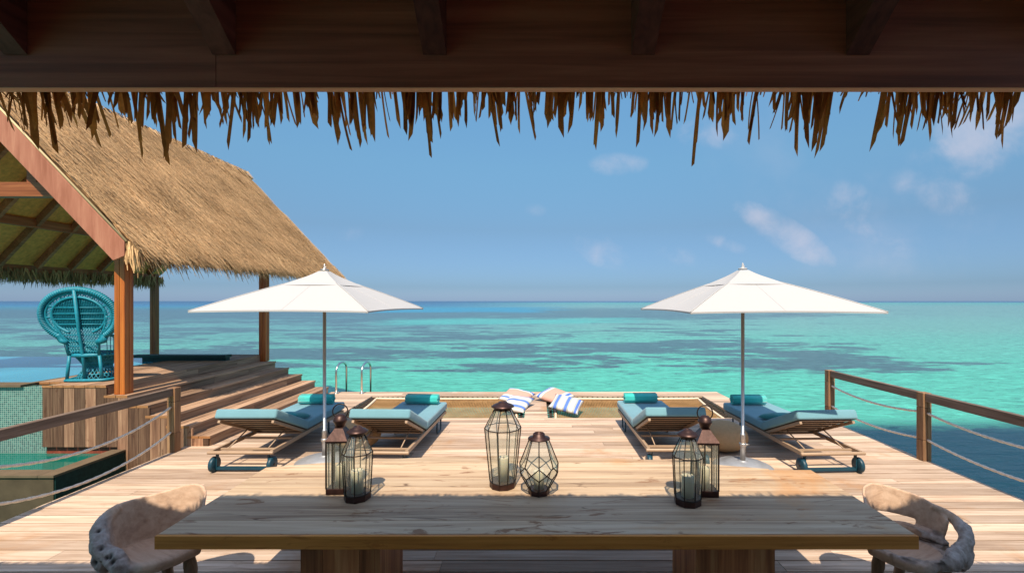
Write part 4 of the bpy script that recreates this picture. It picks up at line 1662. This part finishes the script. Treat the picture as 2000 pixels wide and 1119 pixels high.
for d in (-1, 1):
    for i in range(30):
        q = []
        for k in range(12):
            z_ = .02 + .36 * k / 11
            a = 2 * PI * i / 30 + d * z_ * 2.6
            q.append((hour(z_) * math.cos(a), SC[1] + hour(z_) * math.sin(a), z_))
        mb.tube(q, .0055, 4)
for z_ in (.10, .20, .27, .38):
    mb.tube([(hour(z_) * math.cos(2 * PI * k / 32), SC[1] + hour(z_) * math.sin(2 * PI * k / 32), z_) for k in range(32)], .009, 5, True)
mb.lathe([(hour(.21) - .004, .21), (hour(.30) - .004, .30), (hour(.38) - .004, .38)], 32, SC)
mb.build('hourglass_base', M_wicker, pk)
mb = MB()
base = [(-.25, -.06), (.25, -.06), (.30, .20), (.22, .43), (-.22, .43), (-.30, .20)]
bp_ = smooth_poly([(a, c, .024) for a, c in base + base[:1]], 5)[:-1]
mb.tube(bp_, .024, 8, True)
mb.build('base_ring', M_wicker, pk)
for x_, y_, tx_, ty_ in ((-.24, -.05, -.20, -.055), (.24, -.05, .20, -.055), (-.21, .42, -.2, .40), (.21, .42, .2, .40)):
    mb = MB()
    mb.tube([(x_, y_, .01), (tx_, ty_, .40)], .021, 8)
    mb.build('leg', M_wicker, pk)

# ================================================================== THATCH HELPERS
def strip(mb, p, d, nrm, L, wd, tone, bend=(0, 0, 0), seg=2, tip=.25, twist=0.0):
    """one leaf blade from p along d, width wd, tapering to its tip"""
    d = Vector(d).normalized()
    sd = d.cross(Vector(nrm)).normalized()
    bend = Vector(bend)
    vs, fs = [], []
    for i in range(seg + 1):
        f = i / seg
        c = Vector(p) + d * L * f + bend * f * f
        ww = wd * (1 if f < .7 else 1 - (f - .7) / .3 * (1 - tip)) * .5
        s2 = (sd + Vector(nrm) * twist * f).normalized()
        vs += [c - s2 * ww, c + s2 * ww]
    for i in range(seg):
        fs.append((2 * i, 2 * i + 1, 2 * i + 3, 2 * i + 2))
    mb.add(vs, fs, tone)

# ================================================================== PAVILION
pv = thing('thatched_pavilion', 'open pavilion with a steep thatched roof on orange-brown timber posts at the left', 'pavilion')
RXr, RZr, EX, EZ = -8.53, 5.87, -5.755, 2.955               # ridge and right eave of the thatch top
YN, YF = 6.44, 13.5
slope = Vector((EX - RXr, 0, EZ - RZr))
SL = slope.length
ds = slope.normalized()
nr = Vector((-ds.z, 0, ds.x))                              # outward normal of the right slope
TH = .20
mb = MB()
# solid thatch layer, both slopes, slightly sagging and ragged
for s_ in (1, -1):
    vs, fs = [], []
    NU, NV = 30, 24
    for lay in (0, 1):
        for i in range(NU + 1):
            y = YN + (YF - YN) * i / NU
            for j in range(NV + 1):
                f = j / NV * 1.05
                p = Vector((RXr, y, RZr)) + slope * f
                nz = mnoise.noise(Vector((y * .9, f * 5, s_ * 3.0))) * .05 + mnoise.noise(Vector((y * 3, f * 14, 7))) * .02
                end = max(0, 1 - (YF - y) / .35)
                hip = -(.16 * end * end)
                p = p + nr * ((nz + hip) if lay == 0 else -TH * (1 - max(0, f - .97) * 9))
                xx = RXr + (p.x - RXr) * s_
                vs.append((xx, p.y, p.z))
    W_ = NV + 1
    o_ = (NU + 1) * W_
    for i in range(NU):
        for j in range(NV):
            a = i * W_ + j
            fs += [(a, a + 1, a + W_ + 1, a + W_), (o_ + a, o_ + a + W_, o_ + a + W_ + 1, o_ + a + 1)]
    for i in range(NU):
        a = i * W_ + NV
        fs.append((a, o_ + a, o_ + a + W_, a + W_))
    for j in range(NV):
        for i in (0, NU):
            a = i * W_ + j
            fs.append((a, a + 1, o_ + a + 1, o_ + a))
    mb.add(vs, fs, .32, True)
r2 = random.Random(11)
for k in range(36000):                                     # loose stems over the right slope
    f = r2.random() ** .95 * 1.04
    y = r2.uniform(YN + .02, YF - .02)
    end = max(0, 1 - (YF - y) / .35)
    p = Vector((RXr, y, RZr)) + slope * f + nr * (r2.uniform(-.01, .030) + mnoise.noise(Vector((y * .9, f * 5, 3.0))) * .05 - .16 * end * end)
    dd = ds + Vector((0, r2.gauss(0, .16), 0)) + nr * r2.gauss(.015, .05)
    cl = mnoise.noise(Vector((y * 1.4, f * 7, 2))) * .28
    strip(mb, p, dd, nr, r2.uniform(.12, .36), r2.uniform(.006, .014), min(1, max(0, r2.gauss(.62, .20) + cl)), seg=1, tip=.4)
for k in range(2500):                                      # a few on the far slope
    f = r2.random()
    y = r2.uniform(YN, YF)
    p = Vector((RXr, y, RZr)) + slope * f + nr * .02
    dd = ds + Vector((0, r2.gauss(0, .16), 0))
    v0 = len(mb.v)
    strip(mb, p, dd, nr, r2.uniform(.3, .6), .03, r2.random(), seg=1)
    for q in range(v0, len(mb.v)):
        a = mb.v[q]
        mb.v[q] = (2 * RXr - a[0], a[1], a[2])
for k in range(1100):                                      # ridge cap bundle
    y = r2.uniform(YN, YF)
    s_ = r2.choice((-1, 1))
    strip(mb, (RXr, y, RZr + .04 + r2.uniform(-.01, .03)), (s_ * ds.x, r2.gauss(0, .2), ds.z), (0, 0, 1), r2.uniform(.2, .45), .02, r2.uniform(.3, .9), seg=1)
thatch = mb.build('thatch_roof', M_thatch, pv)
mb = MB()                                                  # shaggy eave on the lagoon side
for k in range(9000):
    y = YN + (YF - YN) * r2.random()
    f = r2.uniform(.91, 1.045)
    lay = r2.random()
    end = max(0, 1 - (YF - y) / .5)
    p = Vector((RXr, y, RZr)) + slope * f - nr * (TH * lay * .45) + nr * .02
    p.z += -.05 * end
    fx = max(0, (f - .91) / .135)
    dd = ds * (.95 - .55 * fx * r2.random()) + nr * .05 + Vector((r2.gauss(0, .10), .10 + r2.gauss(0, .20), -.25 - .5 * fx + r2.gauss(0, .1)))
    Lr = (r2.uniform(.14, .27) if r2.random() < .9 else r2.uniform(.27, .40)) * (1 - .25 * end)
    strip(mb, p, dd, nr, Lr, r2.uniform(.010, .024), min(1, max(0, r2.gauss(.64 - .25 * lay, .26))), (0, r2.gauss(0, .03), -.03), seg=2, tip=.3)
for k in range(1500):                                      # far gable edge
    f = r2.random()
    lay = r2.random()
    p = Vector((RXr, YF, RZr)) + slope * f - nr * TH * lay - nr * .12 * (1 - lay)
    dd = ds + Vector((0, r2.uniform(.1, .9), 0)) - nr * .3
    strip(mb, p, dd, nr, r2.uniform(.12, .3), r2.uniform(.01, .018), min(1, max(0, r2.gauss(.5, .2))), seg=1)
for k in range(500):                                       # near gable edge, trimmed
    f = r2.random()
    lay = r2.random() ** 2
    p = Vector((RXr, YN + .01, RZr)) + slope * f + nr * .025 * (1 - lay)
    strip(mb, p, ds + Vector((0, -r2.uniform(0, .10), 0)), nr, r2.uniform(.08, .22), r2.uniform(.008, .015), r2.uniform(.35, 1), seg=1)
for k in range(150):                                       # loose stems drooping over the near corner
    f = r2.uniform(.985, 1.05)
    p = Vector((RXr, YN + r2.uniform(-.03, .10), RZr)) + slope * f - nr * r2.uniform(0, .13)
    strip(mb, p, (r2.uniform(.05, .35), r2.gauss(-.02, .08), -1), (.3, -1, .2), r2.uniform(.15, .32), r2.uniform(.010, .020), min(1, max(0, r2.gauss(.6, .25))), (0, 0, 0), 2, .4)
mb.build('eave_fringe', M_thatch, thatch)
mb = MB()                                                  # fringe of the left eave, in shade
LXe = 2 * RXr - EX
for k in range(2600):
    y = r2.uniform(YN, YF)
    clump = .55 + .45 * mnoise.noise(Vector((y * 5, 0, 0)))
    p = (LXe + r2.uniform(-.05, .28), y, EZ - .18 + r2.uniform(-.05, .05))
    strip(mb, p, (r2.gauss(0, .15), r2.gauss(0, .22), -1), (1, 0, 0), r2.uniform(.14, .42) * clump + .10, r2.uniform(.015, .035), r2.random(), seg=2, tip=.15)
mb.build('left_eave_fringe', M_greythatch, thatch)
mb = MB()                                                  # woven mat lining
for s_ in (1, -1):
    vs = []
    for y in (YN + .03, YF - .15):
        for f in (0.005, .975):
            p = Vector((RXr, y, RZr)) + slope * f - nr * (TH + .012)
            vs.append((RXr + (p.x - RXr) * s_, p.y, p.z))
    mb.add(vs, [(0, 1, 3, 2)])
mb.build('mat_ceiling', M_mat, pv)
for y in [7.15 + .72 * i for i in range(9)]:               # rafters
    for s_ in (1, -1):
        a = Vector((RXr, y, RZr)) + slope * .02 - nr * (TH + .085)
        c = Vector((RXr, y, RZr)) + slope * .965 - nr * (TH + .085)
        mb = MB()
        mb.beam((RXr + (a.x - RXr) * s_, a.y, a.z), (RXr + (c.x - RXr) * s_, c.y, c.z), .07, .13, r2.random(), (0, 0, 1))
        mb.build('rafter', M_trussY, pv)
# barge boards on the near gable
for s_ in (1, -1):
    mb = MB()
    off_t, off_b = .035, .335
    q = []
    for f, o_ in ((-.0, off_t), (1.005, off_t), (1.005, off_b), (-.0, off_b)):
        p = Vector((RXr, 0, RZr)) + slope * f - nr * o_
        q.append(p)
    # level ends
    q[0] = Vector((RXr, 0, RZr - off_t / ds.x * 1.0)); q[3] = Vector((RXr, 0, RZr - off_b / ds.x))
    lowx = q[1].x - .02
    q[1] = Vector((lowx, 0, RZr + (lowx - RXr) * ds.z / ds.x - off_t / ds.x)); q[2] = Vector((lowx, 0, q[1].z - .20))
    q2 = Vector((lowx - .16, 0, RZr + (lowx - .16 - RXr) * ds.z / ds.x - off_b / ds.x))
    q = [q[0], q[1], q[2], q2, q[3]]
    vs = [(RXr + (p.x - RXr) * s_, yy, p.z) for yy in (YN - .045, YN - .002) for p in q]
    mb.add(vs, [(0, 1, 2, 3, 4), (9, 8, 7, 6, 5)] + [(k, k + 5, (k + 1) % 5 + 5, (k + 1) % 5) for k in range(5)])
    mb.build('barge_board', M_barge, pv, bevel=.004)
    mb = MB()                                              # cane trim along its top
    a = Vector((RXr, YN - .03, RZr)) - nr * .02
    c = Vector((RXr, YN - .03, RZr)) + slope * 1.0 - nr * .02
    mb.tube([(RXr + (p.x - RXr) * s_, p.y, p.z) for p in (a, c)], .016, 6)
    mb.build('cane_trim', plain('pale_cane', (0.55, 0.40, 0.20), .6), pv)
for (x, y, zb, zt) in ((-6.085, 6.72, RISE * 5, 3.2), (-6.19, 10.36, RISE * 5, 3.1), (-11.15, 13.3, -3.0, 2.9), (-11.15, 6.72, -3.0, 3.2)):
    mb = MB()
    mb.box(x - .077, x - .003, y - .075, y - .002, zb, zt, r2.random())
    mb.box(x + .003, x + .077, y - .075, y - .002, zb, zt, r2.random())
    mb.box(x - .077, x - .003, y + .002, y + .075, zb, zt, r2.random())
    mb.box(x + .003, x + .077, y + .002, y + .075, zb, zt, r2.random())
    mb.build('post', M_post, pv, bevel=.005)
mb = MB()
mb.beam((-10.3, 6.70, 3.73), (-6.86, 6.70, 3.73), .12, .21, .5)
mb.build('tie_beam', M_truss, pv, bevel=.004)
mb = MB()
mb.beam((-7.38, 6.70, 3.837), (-7.38, 6.70, 4.27), .14, .09, .5, (0, 1, 0))
mb.beam((-8.53, 6.70, 3.837), (-8.53, 6.70, 5.4), .14, .09, .5, (0, 1, 0))
mb.build('king_post', M_truss, pv)
for x, z in ((-10.25, 3.68), (-6.81, 3.68)):
    mb = MB()
    mb.beam((x, 6.78, z), (x, 13.2, z), .12, .17)
    mb.build('purlin', M_trussY, pv)
for x in (-11.15, -6.10):
    mb = MB()
    mb.beam((x, 6.80, 2.83), (x, 13.3, 2.83), .12, .20)
    mb.build('eave_beam', M_trussY, pv)
mb = MB()
mb.beam((-10.9, 13.25, 3.30), (-6.30, 13.25, 3.30), .12, .20)
mb.build('end_beam', M_trussY, pv)

# ================================================================== VERANDA ROOF (we stand under it)
vr = thing('veranda_roof', 'dark timber veranda roof edge with hanging palm-leaf fringe across the top', 'roof')
XW = 5.2
FY = 1.45


def under(y):
    return 3.065 + .80 * (FY - y)


mb = MB()
x = -XW
for e in (-1.02, XW):
    mb.box(x + .001, e - .001, FY, FY + .030, 2.781, 3.16, r2.random())
    x = e
mb.build('fascia_board', M_dark, vr)
mb = MB()
mb.box(-XW, XW, FY + .001, FY + .029, 2.7785, 2.7805)  # thin strip under the fascia carrying the painted bounce light
mb.build('bounce_lit_edge', M_fascialit, vr)
for x in (-4.3, -3.64, -2.97, -2.31, -1.655, -.992, -.322, .340, 1.023, 1.69, 2.36, 3.02, 3.69, 4.36):
    mb = MB()
    y0, y1 = FY - .003, -2.5
    w_ = .037
    vs = []
    for xx in (x - w_, x + w_):
        vs += [(xx, y0, under(y0) - .185), (xx, y0, under(y0)), (xx, y1, under(y1)), (xx, y1, under(y1) - .185)]
    mb.add(vs, [(0, 1, 2, 3), (7, 6, 5, 4), (0, 4, 5, 1), (1, 5, 6, 2), (2, 6, 7, 3), (3, 7, 4, 0)], r2.random())
    mb.build('rafter', M_darkY, vr)
mb = MB()
for prof in ([(FY + .031, 3.035), (1.655, 2.86), (1.655, 2.96), (FY + .031, 3.20)],
             [(FY + .0305, 3.052), (FY + .0305, 3.205), (-2.5, under(-2.5) + .25), (-2.5, under(-2.5) + .004)],
             [(-2.5, under(-2.5) + .004), (-2.5, under(-2.5) + .25), (-7.0, 3.3), (-7.0, 3.0)]):
    mb.add([(x_, y_, z_) for x_ in (-XW, XW) for (y_, z_) in prof], [(0, 1, 2, 3), (7, 6, 5, 4), (0, 4, 5, 1), (1, 5, 6, 2), (2, 6, 7, 3), (3, 7, 4, 0)], .25)
mb.build('thatch_layer', M_palm, vr)
mb = MB()
mb.add([(-XW, FY, under(FY) - .001), (XW, FY, under(FY) - .001), (XW, -2.5, under(-2.5) - .001), (-XW, -2.5, under(-2.5) - .001)], [(0, 1, 2, 3)])
mb.build('ceiling_boards', M_dark, vr)
# unseen wall added behind the camera: stops cyan bounce, warms the shade
vw = thing('bounce_wall', 'unseen timber wall added behind the veranda to warm its bounced light', 'wall')
mb = MB()
mb.box(-XW, XW, -4.2, -4.05, -.3, 5.0)
mb.build('bounce_wall_boards', wood('bounce_wall_wood', ((0.34, 0.17, 0.09), (0.50, 0.27, 0.15), (0.60, 0.34, 0.20)), 2, 0.6), vw)

# ragged upper layer of leaf ends along the roof edge
mb = MB()
r4 = random.Random(8)
for k in range(4200):
    x_ = r4.uniform(-XW, XW)
    lay = r4.random()
    cl = .5 + .5 * mnoise.noise(Vector((x_ * 7, 3, 1)))
    strip(mb, (x_, 1.60 + r4.uniform(-.03, .045), 2.905 + .09 * lay), (r4.gauss(0, .22), .80, -.50 - .3 * (1 - lay) + r4.gauss(0, .12)), (0, .6, .8), .05 + .11 * cl * r4.random(), r4.uniform(.008, .018), r4.random(), seg=1, tip=.3)
mb.build('thatch_edge', M_palm, vr)


def ribbon(mb, p, d, nrm, L, wd, tone, bend, rr):
    """a flat leaf ribbon: nearly even width, cut off at a slant"""
    d = Vector(d).normalized()
    sd = d.cross(Vector(nrm)).normalized()
    tw = rr.gauss(0, .25)
    b2 = Vector(bend)
    cut = min(.3, wd * rr.uniform(.8, 2.4) / L)
    side = rr.choice((-1, 1))
    vs, fs = [], []
    seg = 6
    for i in range(seg + 1):
        f = (1 - cut) * i / seg
        c = Vector(p) + d * L * f + b2 * f * f
        s2 = (sd + Vector(nrm) * tw * f).normalized()
        ww = wd * .5 * (1.0 - .18 * f + .06 * math.sin(f * 9 + tone * 20))
        vs += [c - s2 * ww, c + s2 * ww]
    c = Vector(p) + d * L + b2
    vs.append(c + s2 * wd * .32 * side)
    for i in range(seg):
        fs.append((2 * i, 2 * i + 1, 2 * i + 3, 2 * i + 2))
    fs.append((2 * seg, 2 * seg + 1, 2 * seg + 2))
    mb.add(vs, fs, tone)


# hanging palm strips: (tip x, tip y, top x, width) read as px at the fringe, turned to metres here
FR = [(61, 291, 52, 14), (97, 297, 86, 11), (117, 252, 108, 12), (141, 243, 134, 14), (151, 274, 150, 9), (175, 271, 172, 13), (222, 273, 200, 9), (241, 240, 236, 16),
      (270, 309, 255, 9), (282, 282, 280, 10), (306, 315, 304, 10), (319, 309, 330, 10), (342, 286, 336, 8), (360, 291, 366, 10), (375, 298, 383, 10), (415, 249, 404, 15),
      (444, 249, 430, 8), (435, 291, 458, 9), (474, 271, 478, 9), (486, 280, 489, 8), (514, 273, 512, 8), (531, 288, 523, 10), (547, 256, 545, 13), (579, 247, 574, 16), (612, 246, 598, 11),
      (663, 282, 640, 13), (683, 289, 660, 5), (698, 282, 690, 8), (704, 273, 700, 7), (726, 276, 726, 13), (753, 264, 744, 4), (771, 241, 767, 8), (786, 258, 784, 10), (803, 279, 806, 12),
      (840, 306, 824, 9), (830, 262, 830, 16), (857, 261, 848, 9), (885, 240, 882, 8), (896, 256, 898, 9), (906, 244, 905, 7), (924, 223, 926, 6), (927, 235, 935, 3), (945, 222, 948, 9),
      (975, 279, 954, 7), (980, 255, 968, 10), (995, 247, 1000, 9), (1013, 255, 1014, 6), (1050, 265, 1024, 6), (1073, 243, 1070, 10), (1097, 268, 1099, 14), (1112, 255, 1120, 9), (1132, 216, 1135, 7),
      (1147, 237, 1150, 10), (1163, 288, 1174, 9), (1177, 256, 1180, 10), (1196, 237, 1194, 8), (1210, 256, 1208, 7), (1231, 237, 1241, 7), (1245, 288, 1249, 8), (1261, 253, 1262, 10), (1271, 267, 1272, 9),
      (1282, 265, 1288, 8), (1305, 271, 1306, 14), (1333, 231, 1331, 5), (1347, 230, 1350, 4), (1358, 321, 1370, 8), (1381, 249, 1388, 10), (1397, 271, 1405, 7), (1418, 274, 1424, 13), (1450, 237, 1456, 6),
      (1451, 289, 1480, 8), (1477, 279, 1474, 3), (1484, 225, 1490, 7), (1513, 222, 1516, 7), (1526, 210, 1534, 8), (1544, 234, 1554, 9), (1556, 306, 1560, 9), (1571, 295, 1568, 12), (1590, 265, 1590, 9),
      (1598, 292, 1602, 11), (1611, 301, 1620, 10), (1620, 288, 1628, 9), (1650, 216, 1663, 6), (1721, 288, 1732, 9), (1754, 288, 1752, 7), (1761, 267, 1772, 11), (1781, 279, 1790, 11), (1805, 237, 1800, 8),
      (1818, 279, 1810, 9), (1844, 265, 1832, 8), (1865, 268, 1862, 15), (1878, 250, 1876, 8), (1885, 249, 1902, 4), (1917, 258, 1912, 5), (1926, 252, 1930, 11), (1947, 265, 1936, 5), (1960, 291, 1962, 8), (1974, 262, 1976, 9), (1997, 240, 1996, 8)]
CL = [(8, 104, 250), (106, 126, 235), (130, 182, 238), (222, 252, 225), (256, 302, 245), (313, 346, 255), (352, 420, 240), (428, 472, 232), (474, 560, 240), (568, 616, 232), (636, 736, 248), (780, 888, 240),
      (893, 912, 225), (944, 978, 232), (982, 1022, 235), (1030, 1062, 226), (1066, 1128, 232), (1142, 1202, 238), (1246, 1330, 246), (1362, 1458, 236), (1528, 1632, 250), (1728, 1802, 248), (1806, 1852, 240),
      (1858, 1884, 235), (1890, 1934, 232), (1936, 1992, 238)]
mb = MB()
r3 = random.Random(5)


def hang(tx, ty, ox, wpx, dy=None, tone=None):
    y = 1.665 + (r3.uniform(-.045, .03) if dy is None else dy)
    k = y / F
    zt = 2.1 + (588 - ty) * k
    xt = (tx - 1047) * k
    xo = (ox - 1047) * k
    z0 = 2.1 + (588 - 172) * k + .05
    L = z0 - zt
    d = Vector((xt - xo, r3.gauss(.02, .03), -L))
    bx = r3.gauss(0, .012)
    w_ = wpx * k
    n_ = Vector((r3.gauss(0, .35), -1, 0)).normalized()
    tn = min(1, max(0, r3.gauss(.42, .22))) if tone is None else tone
    ribbon(mb, (xo - (xt - xo) * .12, y, z0), d - Vector((bx, 0, 0)), n_, d.length, w_, tn, (bx, 0, 0), r3)


for tx, ty, ox, wd in FR:
    hang(tx, ty, ox, wd)
    hang(tx + r3.uniform(-5, 5), ty - r3.uniform(12, 40), ox + r3.uniform(-4, 4), wd * r3.uniform(.5, .9))
for a, c, ty in CL:
    for k in range(int((c - a) / 4.2)):
        ox = r3.uniform(a + 2, c - 2)
        hang(ox + r3.gauss(0, 7), min(ty + 30, ty - abs(r3.gauss(0, 24)) + 4), ox, r3.uniform(3, 9))
# the fringe carries on beyond the picture on both sides
for k in range(520):
    X_ = r3.uniform(1.98, XW) * r3.choice((-1, 1))
    ox = 1047 + X_ * F / 1.665
    hang(ox + r3.gauss(0, 7), r3.choice((235, 245, 255, 265, 275, 290)) - abs(r3.gauss(0, 15)), ox, r3.uniform(7, 15))
mb.build('palm_fringe', M_palm, vr)
